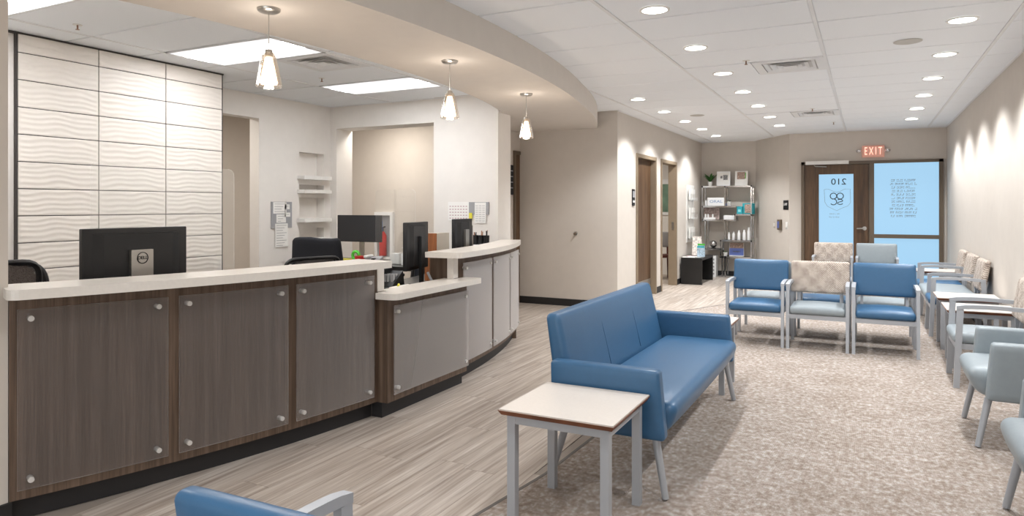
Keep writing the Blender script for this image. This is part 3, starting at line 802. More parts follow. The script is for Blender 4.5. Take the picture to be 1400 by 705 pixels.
def sofa(label, L, m, mseam, loc, rz, name, cat, group=None, secs=3, back=.36):
    t = thing(name, label, cat, loc, rz, group)
    h = L / 2; at = .085
    for s_ in (-1, 1):
        def xa(v, s_=s_):
            f = (v.z - .28) / .33
            y = v.y * (1.0 - .04 * f) - .02 * (1 - f)
            return Vector((v.x + s_ * .012 * f * 0, y, v.z))
        MB().rbox((s_ * (h - at / 2), .012, .445), (at, back + .222, .33), .022, 9, (0, 0, 0, 0), xa).build('arm', m, t, True)
        MB().tube([(s_ * (h - .06), -.24, .285), (s_ * (h - .035), -.295, 0.006)], .020, 12, .016).build('leg', M_SILVER, t, True)
        MB().tube([(s_ * (h - .06), back - .14, .285), (s_ * (h - .035), back - .06, 0.006)], .020, 12, .016).build('leg', M_SILVER, t, True)
    def xs(v):
        f = max(0, (.44 - v.z) / .15)
        y = v.y
        if y < 0: y += .05 * f ** 1.5
        return Vector((v.x, y, v.z))
    MB().rbox((0, -.068, .362), (L - 2 * at + .004, .53, .165), .055, 11, (.014, 0, .012, 0), xs).build('seat', m, t, True)
    y0 = back - .125
    yc = back - .108
    def xb(v):
        f = (v.z - .40) / .42
        return Vector((v.x, yc + (v.y - yc) * (1 - .34 * f) + f * .078, v.z))
    MB().rbox((0, yc, .60), (L - 2 * at - (.05 if secs > 1 else 0), .12, .45), .035, 11, (0, 0, .014, 0), xb).build('backrest', m, t, True)
    if secs > 1:
        w_ = L - 2 * at
        for k in range(1, secs):
            x = -w_ / 2 + w_ * k / secs
            MB().tube([(x, yc - .0725 * (1 - .34 * (z - .40) / .42) + (z - .40) / .42 * .078 + (.0 if z < .75 else .006), z) for z in (.46, .56, .66, .77)], .0015, 6).build('seam', mseam, t)
    return t

sofa('blue vinyl three-seat sofa in front of the reception counter', 1.95, M_BLUE, M_BLUED, (-1.14, 4.17, .006), PI / 2, 'sofa', 'sofa')

def side_table(label, loc, rz=0, S=.53, H=.505):
    t = thing('side_table', label, 'side table', loc, rz, 'white topped side tables')
    h = S / 2
    MB().box(-h + .004, h - .004, -h + .004, h - .004, H - .006, H).build('laminate_top', M_TABLE, t)
    e = MB(); n_ = 4
    e.add([(-h, -h, H - .006), (h, -h, H - .006), (h, h, H - .006), (-h, h, H - .006), (-h + .012, -h + .012, H - .026), (h - .012, -h + .012, H - .026), (h - .012, h - .012, H - .026), (-h + .012, h - .012, H - .026)],
          [(0, 1, 2, 3), (7, 6, 5, 4), (0, 4, 5, 1), (1, 5, 6, 2), (2, 6, 7, 3), (3, 7, 4, 0)])
    e.build('edge_band', M_EDGE, t)
    q = h - .05
    for sx in (-1, 1):
        for sy in (-1, 1): box(sx * q - .019, sx * q + .019, sy * q - .019, sy * q + .019, 0.0, H - .026).build('leg', M_SILVER, t)
    MB().box(-q + .019, q - .019, -q - .017, -q + .010, H - .065, H - .028).box(-q + .019, q - .019, q - .010, q + .017, H - .065, H - .028).box(-q - .017, -q + .010, -q + .019, q - .019, H - .065, H - .028).box(q - .010, q + .017, -q + .019, q - .019, H - .065, H - .028).build('apron', M_SILVER, t)
    return t
st0 = side_table('white topped side table in the foreground at the near arm of the blue sofa', (-1.168, 2.912, .006))
dup(st0, (-1.165, 5.445, .006), 0, 'white topped side table mostly hidden behind the far arm of the blue sofa')
dup(st0, (.875, 7.22, .006), 0, 'white topped side table along the right wall, nearer of the two before the patterned chairs')
dup(st0, (.875, 8.10, .006), 0, 'white topped side table along the right wall, beside the near blue seat chair')
dup(st0, (.875, 11.22, .006), 0, 'white topped side table along the right wall, farthest one near the entrance window')

G1 = 'guest chairs in the middle of the waiting area'
c_bb = guest_chair('blue guest chair with silver arms, left of the front row facing the camera', .555, M_BLUE, M_BLUE, (-1.0, 7.50, .006), 0, G1)
dup(c_bb, (.155, 7.50, .006), 0, 'blue guest chair with silver arms, right of the front row facing the camera')
c_pg = guest_chair('guest chair with grey seat and patterned back, middle of the front row', .555, M_GREY, M_PAT, (-.425, 7.50, .006), 0, G1)
c_gg = guest_chair('grey guest chair facing away, back to back with the left blue front row chair', .555, M_GREY, M_GREY, (-1.0, 8.24, .006), PI, G1); c_gg.scale.z = .965
dup(c_bb, (-.425, 8.24, .006), PI, 'blue guest chair facing away, back to back with the patterned front row chair').scale.z = .965
dup(c_gg, (.155, 8.24, .006), PI, 'grey guest chair facing away, back to back with the right blue front row chair')
c_pb = guest_chair('patterned back guest chair with blue seat in front of the wood entrance door', .555, M_BLUE, M_PAT, (-.46, 11.62, .006), 0, 'guest chairs by the entrance door')
dup(c_gg, (.135, 11.62, .006), 0, 'grey guest chair facing the camera before the entrance window', 'guest chairs by the entrance door').scale.z = 1
G2 = 'chairs along the right wall'
dup(c_pg, (.86, 6.52, .006), -PI / 2, 'patterned back guest chair with grey seat beside the grey lounge armchair at right', G2)
dup(c_pb, (.86, 8.865, .006), -PI / 2, 'patterned back guest chair with blue seat just past the two right wall side tables', G2)
guest_chair('armless patterned back chair with wide grey seat in the middle of the right wall group', 1.02, M_GREY, M_PAT, (.86, 9.72, .006), -PI / 2, G2, arms=False, bwid=.62)
dup(c_pb, (.86, 10.545, .006), -PI / 2, 'patterned back guest chair with blue seat, farthest one along the right wall', G2)
l1 = sofa('grey vinyl lounge armchair against the right wall, farther of the two', .70, M_GREY, M_GREY, (.865, 5.075, .006), -PI / 2, 'lounge_chair', 'armchair', 'grey lounge armchairs', 1, .28)
dup(l1, (.865, 3.54, .006), -PI / 2, 'grey vinyl lounge armchair cut by the right frame edge, nearest the camera')
dup(c_bb, (-.965, 1.20, .006), PI + .02, 'blue chair at the bottom frame edge with only back and one arm showing', 'near chairs')

# ------------------------------------------------------------------ monitors and desk things
def monitor(label, loc, rz, W, H, z0, mback=M_BLACK, stand=M_STEEL, logo=False, bezel=None, sw=.12):
    # local: screen faces -y, back faces +y ; z0 = bottom edge of the display above the base
    t = thing('monitor', label, 'monitor', loc, rz)
    d = MB().rbox((0, 0, z0 + H / 2), (W, .035, H), .006, 7).build('display', mback, t, True)
    box(-W / 2 + .008, W / 2 - .008, -.0195, -.0172, z0 + .012, z0 + H - .008).build('screen', M_SCREEN, t)
    MB().prism([(-W / 2 + .05, .017), (W / 2 - .05, .017), (W / 2 - .10, .035), (-W / 2 + .10, .035)], z0 + .03, z0 + H - .03).build('rear_housing', mback, t)
    MB().box(-sw / 2, sw / 2, .036, .058, .012, z0 + H * .70).build('stand', stand, t)
    MB().rbox((0, .03, .007), (.22, .17, .014), .006, 7).build('stand_base', stand, t, True)
    if logo:
        zl = z0 + H * .70 - .045
        l = ring(MB(), (0, .0595, zl), .030, .0022).build('logo_ring', M_INKD, t)
        text('logo_lettering', 'DELL', .026, M_INKD, t, (0, .0592, zl), (PI / 2, 0, PI), ext=.001)
    return t
DZK = .739
monitor('large black monitor seen from behind with silver stand on the left counter', (-3.58, 2.43, DZK), -PI / 2 - .04, .592, .40, .14, logo=True, sw=.125)
monitor('dark monitor facing the room on the back desk beside the wall shelves', (-5.33, 6.42, .742), 0.06, .62, .315, .235, sw=.06)
monitor('tilted black monitor with glossy back behind the low counter', (-3.24, 4.60, DZK), -PI / 2 + .23, .46, .38, .15, stand=M_BLACK, sw=.05)
monitor('left black monitor of the pair behind the far counter', (-3.505, 5.75, DZK), -PI / 2 + .11, .40, .34, .195, sw=.08)
monitor('right narrow monitor of the pair behind the far counter', (-3.70, 6.17, DZK), -PI / 2 + .25, .30, .30, .155, sw=.05)
# back desk
bd = thing('back_desk', 'low desk along the wall under the niche shelves', 'desk', (-5.25, 6.5, 0))
box(-.95, .95, -.36, .36, .705, .742).build('desktop', M_BLKTAB, bd)
for x in (-.92, 0, .90): box(x, x + .025, -.32, .34, 0, .705).build('side_panel', M_BLKTAB, bd)
def simple(name, mb, m, label, cat, loc, rz=0, group=None, smooth=False):
    o = mb.build(name, m, None, smooth, loc, rz); return tag(o, label, cat, group)
Zb = .7425
t = thing('tape_dispenser', 'green and black tape dispenser on the back desk below the monitor', 'tape dispenser', (-5.27, 6.28, Zb))
MB().rbox((0, 0, .015), (.15, .06, .03), .01, 6).build('base', M_BLACK, t, True)
ring(MB(), (0, 0, .085), .045, .018, 'y').build('tape_ring', M_GREEN, t, True)
simple('sticky_note_pad', box(-.07, .07, -.05, .05, 0, .05), M_YEL, 'yellow note pad stack on the back desk beside the green tape', 'note pad', (-5.36, 6.19, Zb))
t = thing('candy_tub', 'red and white round tub on the back desk', 'tub', (-5.16, 6.22, Zb))
MB().lathe([(0, 0), (.05, 0), (.055, .05), (0, .05)], 18).build('body', M_PAPER, t, True); MB().lathe([(0, .05), (.057, .05), (.057, .085), (0, .09)], 18).build('lid', M_RED, t, True)
t = thing('desk_phone', 'white and grey desk phone on the back desk', 'telephone', (-5.0, 6.25, Zb), .3)
MB().extr([(-.09, 0), (.09, 0), (.09, .08), (-.09, .03)], -.09, .09).build('body', M_BOARD, t); MB().rbox((-.05, 0, .085), (.045, .2, .03), .01, 6).build('handset', M_PLATE, t, True)
for k in range(4): MB().box(.0 + .02 * (k % 2), .015 + .02 * (k % 2), -.04 + .03 * (k // 2), -.02 + .03 * (k // 2), .045, .065).build('key', M_BLACK, t)
t = thing('tissue_box', 'clear plastic bin of papers on the back desk behind the low counter', 'bin', (-4.74, 6.36, Zb))
box(-.075, .075, -.06, .06, 0, .15).build('bin_wall', M_CLEAR, t); box(-.06, .06, -.045, .045, .005, .12).build('papers', M_PAPER, t)
t = thing('sanitizer_bottle', 'white pump bottle beside the clear bin', 'bottle', (-4.58, 6.28, Zb))
MB().lathe([(0, 0), (.035, 0), (.035, .12), (.012, .15), (.012, .17), (0, .17)], 16).build('body', M_WHT, t, True); MB().tube([(0, 0, .17), (0, 0, .19), (-.03, 0, .19)], .006, 8).build('pump', M_WHT, t)
# things at the low counter
t = thing('desk_phone', 'black office phone lying behind the low counter', 'telephone', (-3.27, 4.26, DZK), .1)
MB().extr([(-.10, 0), (.10, 0), (.07, .16), (-.09, .06)], -.10, .10).build('body', M_BLACK, t)
MB().rbox((-.03, .0, .165), (.05, .20, .05), .015, 6, (0, 0, 0, 0)).build('handset', M_BLACK, t, True)
for k in range(6): MB().box(.0 + .03 * (k % 3), .022 + .03 * (k % 3), -.05 + .05 * (k // 3), -.02 + .05 * (k // 3), .06, .14).build('key', M_BOARD, t)
t = thing('desk_tray', 'black paper tray with forms behind the low counter', 'tray', (-3.05, 4.20, DZK), 0)
MB().box(-.09, .09, -.17, .17, 0, .012).box(-.09, -.08, -.17, .17, .012, .06).box(.08, .09, -.17, .17, .012, .06).build('tray', M_BLACK, t)
simple('paper_sheaf', box(-.07, .07, -.11, .12, 0, .05), M_PAPER, 'white sheets lying in the black tray', 'papers', (-3.05, 4.20, DZK + .0125), 0)
simple('yellow_marker', MB().tube([(0, 0, 0), (0, .10, 0)], .009, 8), M_YEL, 'yellow highlighter behind the left post of the low counter', 'marker', (-3.02, 3.86, DZK + .01), .9)
simple('yellow_marker', MB().tube([(0, 0, 0), (0, .09, 0)], .009, 8), M_YEL, 'yellow highlighter on the white sheets in the tray', 'marker', (-3.06, 4.12, DZK + .0725), .6)
t = thing('card_terminal', 'dark scanner with silver arm in front of the oak box', 'scanner', (-3.03, 4.50, DZK), 0)
MB().rbox((0, 0, .02), (.12, .14, .04), .012, 6).build('base', M_BLACK, t, True)
MB().tube([(-.03, .0, .14), (.0, .0, .09), (.03, .02, .03)], .010, 8).build('arm', M_SILVER, t, True)
simple('coiled_cable', ring(ring(MB(), (0, 0, .03), .05, .012, 'y'), (.04, .03, .035), .045, .010, 'x'), M_TANB, 'tan coiled cable bundle below the oak box', 'cable', (-3.22, 4.83, DZK + .035), 0, None, True)
t = thing('oak_box', 'honey oak cabinet box with beige end standing on the staff desk', 'cabinet', (-3.413, 5.17, DZK))
box(-.063, .063, -.103, -.100, 0, .42).build('oak_face', M_OAK, t); box(-.0625, .063, -.100, .10, 0, .4195).build('carcass', M_GBEIGE, t)
t = thing('pen_organizer', 'black desk organizer full of pens before the light wall', 'organizer', (-3.93, 6.74, 0))
MB().box(-.20, .20, -.12, .12, .0, .965).build('pedestal', M_PLATE, t)
for k in range(5):
    x = -.14 + k * .07
    c = MB().lathe([(0, .965), (.031, .965), (.034, 1.07), (.028, 1.07), (.026, .975), (0, .975)], 12, (x, 0, 0)).build('cup', M_BLACK, t, True)
    for q in range(3):
        MB().tube([(x, 0, .98), (x + rnd.uniform(-.03, .03), rnd.uniform(-.02, .02), 1.11 + rnd.uniform(-.01, .03))], .0045, 6).build('pen', rnd.choice([M_BLACK, M_INKD, M_TANB, M_BTAG]), c)
# clear dividers
t = thing('clear_divider', 'clear acrylic sneeze guard with rounded corner standing on the back desk', 'divider', (-4.44, 6.1, 0))
bd2 = roundpoly([(-.40, .742), (.135, .742), (.135, 1.576), (-.40, 1.576)], {2: .05, 3: .05})
MB().extr(bd2, -.003, .003, 'y').build('sheet', M_CLEAR, t)
MB().tube([(x, 0, z) for x, z in bd2[1:9]], .0014, 5).build('edge', M_PLATE, t)
box(-.40, .135, -.04, .04, .70, .742).build('foot', M_BLKTAB, t)
t = thing('clear_divider', 'clear acrylic sneeze guard behind the large monitor at the left counter', 'divider', (-3.74, 2.974, 0))
bd2 = roundpoly([(-.70, .739), (.255, .739), (.255, 1.638), (-.70, 1.638)], {2: .05, 3: .05})
MB().extr(bd2, -.003, .003, 'x').build('sheet', M_CLEAR, t)
MB().tube([(0, y, z) for y, z in bd2[1:9]], .0014, 5).build('edge', M_PLATE, t)
# pinboards
t = thing('pinboard', 'grey pinboard with lists pinned on the light wall left of the niche shelves', 'pinboard', (-6.249, 6.09, 1.29))
box(0, .012, -.165, .16, -.155, .16).build('board', M_BOARD, t)
for y0, y1, z0, z1 in ((-.14, .07, .02, .155), (-.09, .06, -.09, .01), (.04, .12, .07, .13), (.04, .13, -.02, .03), (-.11, .09, -.38, -.10)):
    p_ = box(.0125, .0145, y0, y1, z0, z1).build('note', M_PAPER, t)
    mt = MB()
    for k in range(int((z1 - z0) / .03)): mt.box(.0146, .0152, y0 + .02, y1 - .02 - .03 * (k % 3), z1 - .02 - .03 * k - .004, z1 - .02 - .03 * k)
    if mt.v: o = mt.build('writing', M_INK, p_); o['kind'] = 'stuff'
t = thing('pinboard', 'grey pin strip with a calendar and a schedule on the light wall by the corridor', 'pinboard', (-4.14, 6.938, 1.37))
box(-.275, .275, -.012, 0, -.07, .075).build('board', M_BOARD, t)
cal = box(-.275, .01, -.0145, -.0125, -.14, .078).build('calendar_sheet', M_PAPER, t)
mt = MB()
for i in range(7):
    for j in range(5): mt.box(-.255 + i * .037, -.235 + i * .037, -.0152, -.0146, .02 - j * .035, .032 - j * .035)
o = mt.build('dates', mat('ink_pinkish', (196, 170, 172), .8), cal); o['kind'] = 'stuff'
sc = box(.09, .24, -.0145, -.0125, -.165, .07).build('schedule_sheet', M_PAPER, t)
mt = MB()
for j in range(8):
    for i in range(3): mt.box(.10 + i * .045, .135 + i * .045, -.0152, -.0146, .03 - j * .025, .034 - j * .025)
o = mt.build('writing', M_INK, sc); o['kind'] = 'stuff'
box(.012, .055, -.0145, -.0125, -.13, -.05).build('yellow_note', M_YEL, t)
# cabinet with extinguisher in the hall
t = thing('wall_cabinet', 'white framed wall cabinet in the hall behind the back desk', 'cabinet', (-6.44, 8.35, .95))
MB().box(-.17, -.12, -.05, 0, -.36, .36).box(.12, .17, -.05, 0, -.36, .36).box(-.12, .12, -.05, 0, .31, .36).box(-.12, .12, -.05, 0, -.36, -.31).build('frame', M_WHT, t)
box(-.12, .12, -.004, 0, -.31, .31).build('back', M_BOARD, t)
t = thing('fire_extinguisher', 'red extinguisher cylinder with blue tag inside the hall wall cabinet', 'fire extinguisher', (-6.44, 8.29, .66))
MB().lathe([(0, 0), (.055, 0), (.055, .30), (.02, .36), (0, .36)], 16).build('cylinder', M_RED, t, True)
MB().box(-.06, .04, -.07, -.06, .36, .52).build('tag', M_BTAG, t)
MB().tube([(0, 0, .36), (0, 0, .42), (.04, 0, .43)], .012, 8).build('valve', M_BLACK, t)

def task_chair(label, loc, rz, top=1.02, mm=M_MESH, w=.46, jacket=False):
    t = thing('task_chair', label, 'office chair', loc, rz, 'staff chairs behind the counter')
    for k in range(5):
        a = 2 * PI * k / 5
        l = MB().tube([(0, 0, .09), (.28 * math.cos(a), .28 * math.sin(a), .07)], .02, 8, .014).build('base_arm', M_BLACK, t)
        MB().tube([(.28 * math.cos(a), .28 * math.sin(a) - .02, .03), (.28 * math.cos(a), .28 * math.sin(a) + .02, .03)], .03, 10).build('caster', M_BLACK, l)
    MB().tube([(0, 0, .08), (0, 0, .42)], .026, 10).build('gas_column', M_BLACK, t)
    MB().rbox((0, 0, .46), (.48, .46, .07), .03, 9, (.01, 0, 0, 0)).build('seat', M_BLACKM, t, True)
    h = w / 2; z0 = .56; zz = top
    pts = roundpoly([(-h, z0), (h, z0), (h * 1.0, zz), (-h * 1.0, zz)], {0: .06, 1: .06, 2: .09, 3: .09}, 5)
    bend = lambda x, z: .23 + (z - z0) * .12 - .06 * (x / h) ** 2
    P3 = [(x, bend(x, z), z) for x, z in pts]
    MB().tube(P3 + [P3[0]], .018, 8).build('back_frame', M_BLACK, t, True)
    g_ = MB(); N = 8; vs = [((-h + .01) + (2 * h - .02) * i / N, 0, z0 + .01 + (zz - z0 - .02) * j / N) for j in range(N + 1) for i in range(N + 1)]
    vs = [(x, bend(x, z), z) for x, y, z in vs]
    fs = [(j * (N + 1) + i, j * (N + 1) + i + 1, (j + 1) * (N + 1) + i + 1, (j + 1) * (N + 1) + i) for j in range(1, N - 1) for i in range(1, N - 1)] if False else [(j * (N + 1) + i, j * (N + 1) + i + 1, (j + 1) * (N + 1) + i + 1, (j + 1) * (N + 1) + i) for j in range(N) for i in range(N) if not ((i in (0, N - 1)) and (j in (0, N - 1)))]
    g_.add(vs, fs).build('mesh_back', mm, t, True)
    MB().tube([(0, .05, .43), (0, .26, .45), (0, .25, .66)], .022, 8).build('back_post', M_BLACK, t)
    for s_ in (-1, 1):
        MB().tube([(s_ * .22, .0, .46), (s_ * .28, .0, .50), (s_ * .28, .0, .66)], .014, 8).build('arm_post', M_BLACK, t)
        MB().rbox((s_ * .28, -.02, .675), (.07, .24, .03), .012, 6).build('arm_pad', M_BLACK, t, True)
    return t
task_chair('mesh back office chair behind the large black monitor', (-4.62, 2.66, 0), PI / 2 + 1.45, 1.04)
task_chair('black framed office chair at the far left behind the counter end', (-4.45, 2.08, 0), PI / 2 + 2.9, 1.085)
task_chair('grey mesh office chair with low rounded back near the middle of the counter', (-4.62, 4.76, 0), -PI / 2 - .35, .93, mm=mat('chair_mesh_dark', (78, 76, 76), .9, noise=.4, nscale=160, bump=.6, bscale=180), w=.52)
tc = task_chair('office chair covered by a black jacket at the back desk', (-5.02, 5.52, 0), PI + .35, 1.035, w=.44)
t = tag(MB().rbox((0, .26, .90), (.50, .10, .36), .045, 9, (0, 0, .0, .0), lambda v: Vector((v.x * (1.0 + (1.06 - v.z) * .35), v.y + (v.z - .9) * .12 - .3 * v.x * v.x + .006 * math.sin(v.x * 40), v.z + .01 * math.sin(v.x * 14)))).build('jacket', M_BLACKM, None, True, (-5.02, 5.52, 0), PI + .35),
        'black jacket hung over the office chair back at the back desk', 'jacket')
task_chair('navy padded office chair behind the low counter opening', (-4.25, 5.65, 0), -PI / 2 + .6, .985, mm=M_NAVY, w=.40)

# ------------------------------------------------------------------ wall fittings
def plate(name, label, cat, loc, size, m, rz=0, parts=()):
    t = thing(name, label, cat, loc, rz)
    w, h, d = size
    MB().rbox((0, -d / 2, 0), (w, d, h), min(.004, d / 2.2), 5).build('plate', m, t, True)
    for nm, (x0, x1, z0, z1, dd), mm in parts: box(x0, x1, -d - dd, -d, z0, z1).build(nm, mm, t)
    return t
# sign beside door_2 (wall x=-3.0, facing +x): local -y -> +x
t = plate('room_sign', 'tall black room sign on the left wall before the first wood door', 'sign', (-2.999, 9.65, 1.525), (.12, .24, .012), M_BLACK, PI / 2,
          (('insert', (-.045, .045, .0, .09, .002), M_BOARD), ('lettering_bar', (-.04, .04, -.075, -.045, .002), M_PAPER)))
ca = math.atan2(14.31 - 13.25, -1.95 + 1.23)
def onch(u, z): return (-1.23 + u * (-.72) - .003 * math.sin(ca), 13.25 + u * 1.06 + .003 * math.cos(ca), z)
def chloc(u, z):
    nx, ny = -math.sin(ca), math.cos(ca)   # outward normal toward the room: choose side facing -x,-y
    if nx * -1 + ny * -1 < 0: nx, ny = -nx, -ny
    return (-1.23 - .72 * u + nx * .001, 13.25 + 1.06 * u + ny * .001, z), math.atan2(nx, -ny)
l_, r_ = chloc(.085, 1.42)
t = plate('exit_plaque', 'small square black exit plaque left of the wood entrance door', 'sign', l_, (.17, .17, .012), M_BLACK, r_)
text('lettering', 'EXIT', .06, M_PAPER, t, (0, -.0135, .01), RXX, ext=.001)
l_, r_ = chloc(.24, 1.06); t = plate('card_reader', 'grey and blue wall reader under the exit plaque', 'card reader', l_, (.12, .19, .04), M_DFRAME, r_, (('screen', (-.04, .015, -.06, .06, .003), M_PURP),))
l_, r_ = chloc(.41, 1.055); plate('switch_plate', 'beige switch plate left of the wall reader', 'switch', l_, (.07, .12, .008), M_GBEIGE, r_, (('rocker', (-.016, .016, -.033, .033, .004), M_PLATE),))
l_, r_ = chloc(.065, 1.055); plate('switch_plate', 'white switch plate between the reader and the door frame', 'switch', l_, (.07, .12, .008), M_PLATE, r_, (('rocker', (-.016, .016, -.033, .033, .004), M_PLATE),))
t = thing('door_bumper', 'small round steel door bumper on the corridor wall', 'door stop', (-3.607, 8.949, 1.018))
MB().tube([(0, 0, 0), (0, -.012, 0)], .030, 16).build('flange', M_STEEL, t, True); MB().tube([(0, -.012, 0), (0, -.05, -.005)], .016, 12).build('stud', M_DFRAME, t, True)
t = plate('corridor_sign', 'dark narrow wayfinding sign seen edge on beside the corridor door', 'sign', (-4.478, 8.665, 1.77), (.10, .42, .018), M_INKD, PI / 2,
          tuple(('line', (-.04, .03, .12 - .08 * k, .135 - .08 * k, .002), M_BOARD) for k in range(4)))
plate('outlet', 'white power outlet low on the right wall behind the side tables', 'outlet', (1.164, 9.0, .45), (.07, .115, .008), M_PLATE, -PI / 2, (('socket', (-.015, .015, .01, .04, .002), M_BOARD), ('socket', (-.015, .015, -.04, -.01, .002), M_BOARD)))
t = thing('brochure_rack', 'white three tier brochure holder hung on the left wall by the black table', 'rack', (-2.999, 13.25, 1.2))
box(0, .01, -.32, .32, -.48, .60).build('backing', M_PLATE, t)
for z in (.30, -.05, -.42):
    MB().box(.01, .09, -.29, .29, z, z + .012).box(.08, .088, -.29, .29, z + .012, z + .13).build('tier', M_CLEAR, t)
    for y in (-.14, .13): MB().box(.03, .05, y - .09, y + .09, z + .014, z + .22).build('brochure', M_PAPER, t)

# ------------------------------------------------------------------ black table with brochures
t = thing('black_table', 'low black open sided table under the brochure holder', 'table', (-2.785, 12.92, 0))
w, l_, H = .185, .50, .475
box(-w, w, -l_, l_, H - .045, H).build('top', M_BLKTAB, t)
for y0 in (-l_, l_ - .045): box(-w, w, y0, y0 + .045, 0, H - .045).build('end_panel', M_BLKTAB, t)
box(-w, -w + .02, -l_ + .045, l_ - .045, .0, H - .045).build('back_panel', M_BLKTAB, t)
for k, (x, y, a) in enumerate(((-.08, -.36, .2), (.02, -.22, -.3), (-.06, -.08, .5))):
    simple('flyer', box(-.11, .11, -.08, .08, 0, .004), [M_PAPER, M_PAPER, mat('flyer_pink', (222, 196, 196), .7)][k], ['white flyer at the near end of the black table', 'white flyer in the middle of the black table', 'pinkish flyer before the magazine stand'][k], 'flyer', (-2.785 + x, 12.92 + y, H + .0005 + .0045 * 0), a, 'flyers on the black table')
t = thing('magazine_stand', 'clear stand holding tall family photo magazines on the black table', 'stand', (-2.79, 12.98, H + .0005))
box(-.10, .10, -.10, .10, 0, .008).build('base', M_BLACK, t)
for k in range(3):
    def xf2(v, k=k): return Vector((v.x + .0, v.y + .25 * v.z, v.z))
    b_ = MB().box(-.10, .06, -.06 + .03 * k, -.052 + .03 * k, .01, .36 - .03 * k); b_.v = [tuple(xf2(Vector(v))) for v in b_.v]; m_ = b_.build('magazine', M_MAG, t)
t = thing('magazine_stand', 'small clear holder with green topped leaflets at the right of the black table', 'stand', (-2.675, 12.72, H + .0005))
box(-.07, .07, -.06, .06, 0, .006).build('base', M_CLEAR, t)
for k in range(2):
    q = box(-.065, .065, -.04 + .05 * k, -.034 + .05 * k, .006, .20 + .04 * k).build('leaflet', mat('leaflet_print', (170, 190, 205), .6, noise=.5, nscale=35), t)
    box(-.065, .065, -.0415 + .05 * k, -.0405 + .05 * k, .17 + .04 * k, .20 + .04 * k).build('green_band', M_GREEN if k else M_TEAL, q)

# ------------------------------------------------------------------ chrome shelf
SX0, SXm, SX1 = -2.915, -2.46, -1.985
sh = thing('etagere', 'chrome frame display shelf in the far left alcove', 'shelf', (0, 14.0, 0))
y0, y1 = -.02, .26
f = MB(); q = .012
def post(x, y, z0, z1, nm='post'): box(x - q, x + q, y - q, y + q, z0, z1).build(nm, M_CHROME, sh)
for y in (y0, y1):
    post(SX0, y, 1.12, 1.80); post(SX1, y, .40, 1.80); post(SXm - .02, y, 1.40, 1.80)
    post(-2.86, y, .55, 1.12); post(-2.56, y, .42, .73); post(-2.53, y, 0.02, .42); post(-2.47, y, 0.02, .42); post(-2.29, y, 1.12, 1.25); post(-2.48, y, .74, 1.12)
def shelf(x0, x1, z):
    s_ = MB().box(x0, x1, y0 - .012, y0 + .012, z - .03, z).box(x0, x1, y1 - .012, y1 + .012, z - .03, z).box(x0, x0 + .02, y0, y1, z - .03, z).box(x1 - .02, x1, y0, y1, z - .03, z).build('shelf_rail', M_CHROME, sh)
    box(x0 + .02, x1 - .02, y0 + .012, y1 - .012, z - .012, z).build('shelf_board', M_BLACK, s_)
shelf(SX0 - .012, SX1 + .012, 1.80); shelf(SX0 - .012, -2.27, 1.405); shelf(-2.30, SX1 + .012, 1.245); shelf(SX0 - .012, -2.27, 1.135)
shelf(-2.58, SX1 + .012, .735); shelf(-2.87, -2.56, .56); shelf(-2.58, SX1 + .012, .41); shelf(-2.60, -2.10, .03)
Y = 14.10
def plant(label, x, z, hpot, rpot, nl, ll, spread):
    t = thing('potted_plant', label, 'potted plant', (x, Y, z + .001))
    MB().lathe([(0, 0), (rpot * .72, 0), (rpot, hpot), (rpot * .9, hpot), (rpot * .85, hpot * .9), (0, hpot * .9)], 18).build('pot', M_POT, t, True)
    R = random.Random(int(x * 100)); 
    for k in range(nl):
        a = 2 * PI * k / nl + R.uniform(-.3, .3); up = R.uniform(.7, 1.0); L = ll * R.uniform(.75, 1.1)
        c = []
        for i in range(6):
            u = i / 5; r = spread * u * L * (1.2 - .4 * up); z_ = hpot * .85 + L * up * (u - .35 * u * u)
            wd = .014 * math.sin(PI * min(.97, u * .85 + .12)) * (ll / .15)
            cxx, cyy = r * math.cos(a), r * math.sin(a); px, py = -math.sin(a) * wd, math.cos(a) * wd
            c += [(cxx - px, cyy - py, z_), (cxx, cyy, z_ - .003), (cxx + px, cyy + py, z_)]
        MB().add(c, [(3 * i + j, 3 * i + j + 1, 3 * i + j + 4, 3 * i + j + 3) for i in range(5) for j in range(2)]).build('leaf', M_LEAF, t, True)
plant('leafy green plant in a white pot on top of the chrome shelf', -2.79, 1.80, .085, .05, 16, .27, .62)
plant('tiny green plant in a white pot on the second shelf', -2.42, 1.405, .085, .046, 11, .06, .8)
plant('tiny green plant in a white pot on the lower shelf beside the blue card', -2.49, .41, .075, .046, 11, .06, .8)
def card(name, label, cat, x, z, w, h, lean=.15, m=M_PAPER, parts=(), y=Y, rz=0, th=.012):
    t = thing(name, label, cat, (x, y, z + .001), rz)
    def L(mb):
        mb.v = [(a, b + lean * c, c) for a, b, c in mb.v]; return mb
    L(box(-w / 2, w / 2, -th / 2, th / 2, 0, h)).build('panel', m, t)
    for nm, (x0, x1, z0, z1), mm in parts: L(box(x0, x1, -th / 2 - .002, -th / 2 - .0005, z0, z1)).build(nm, mm, t)
    return t
card('framed_card', 'white framed photo print standing in the middle of the shelf top', 'picture frame', -2.53, 1.80, .26, .29, .12, M_WHT, (('mat_board', (-.11, .11, .02, .26), M_PAPER), ('photo', (-.005, .08, .12, .22), mat('bw_photo', (110, 112, 120), .6, noise=.6, nscale=40)), ('photo', (-.06, -.02, .15, .20), M_INK)))
card('photo_card', 'white leaflet card with smiling faces at the right end of the shelf top', 'card', -2.19, 1.80, .24, .29, .15, M_PAPER, (('photo', (-.08, .07, .13, .27), M_PHOTO), ('green_arc', (.07, .085, .14, .26), M_GREEN)))
t = card('lettered_box', 'long white box with blue lettering on the second shelf', 'box', -2.665, 1.405, .335, .165, 0, M_WHT, (), th=.08)
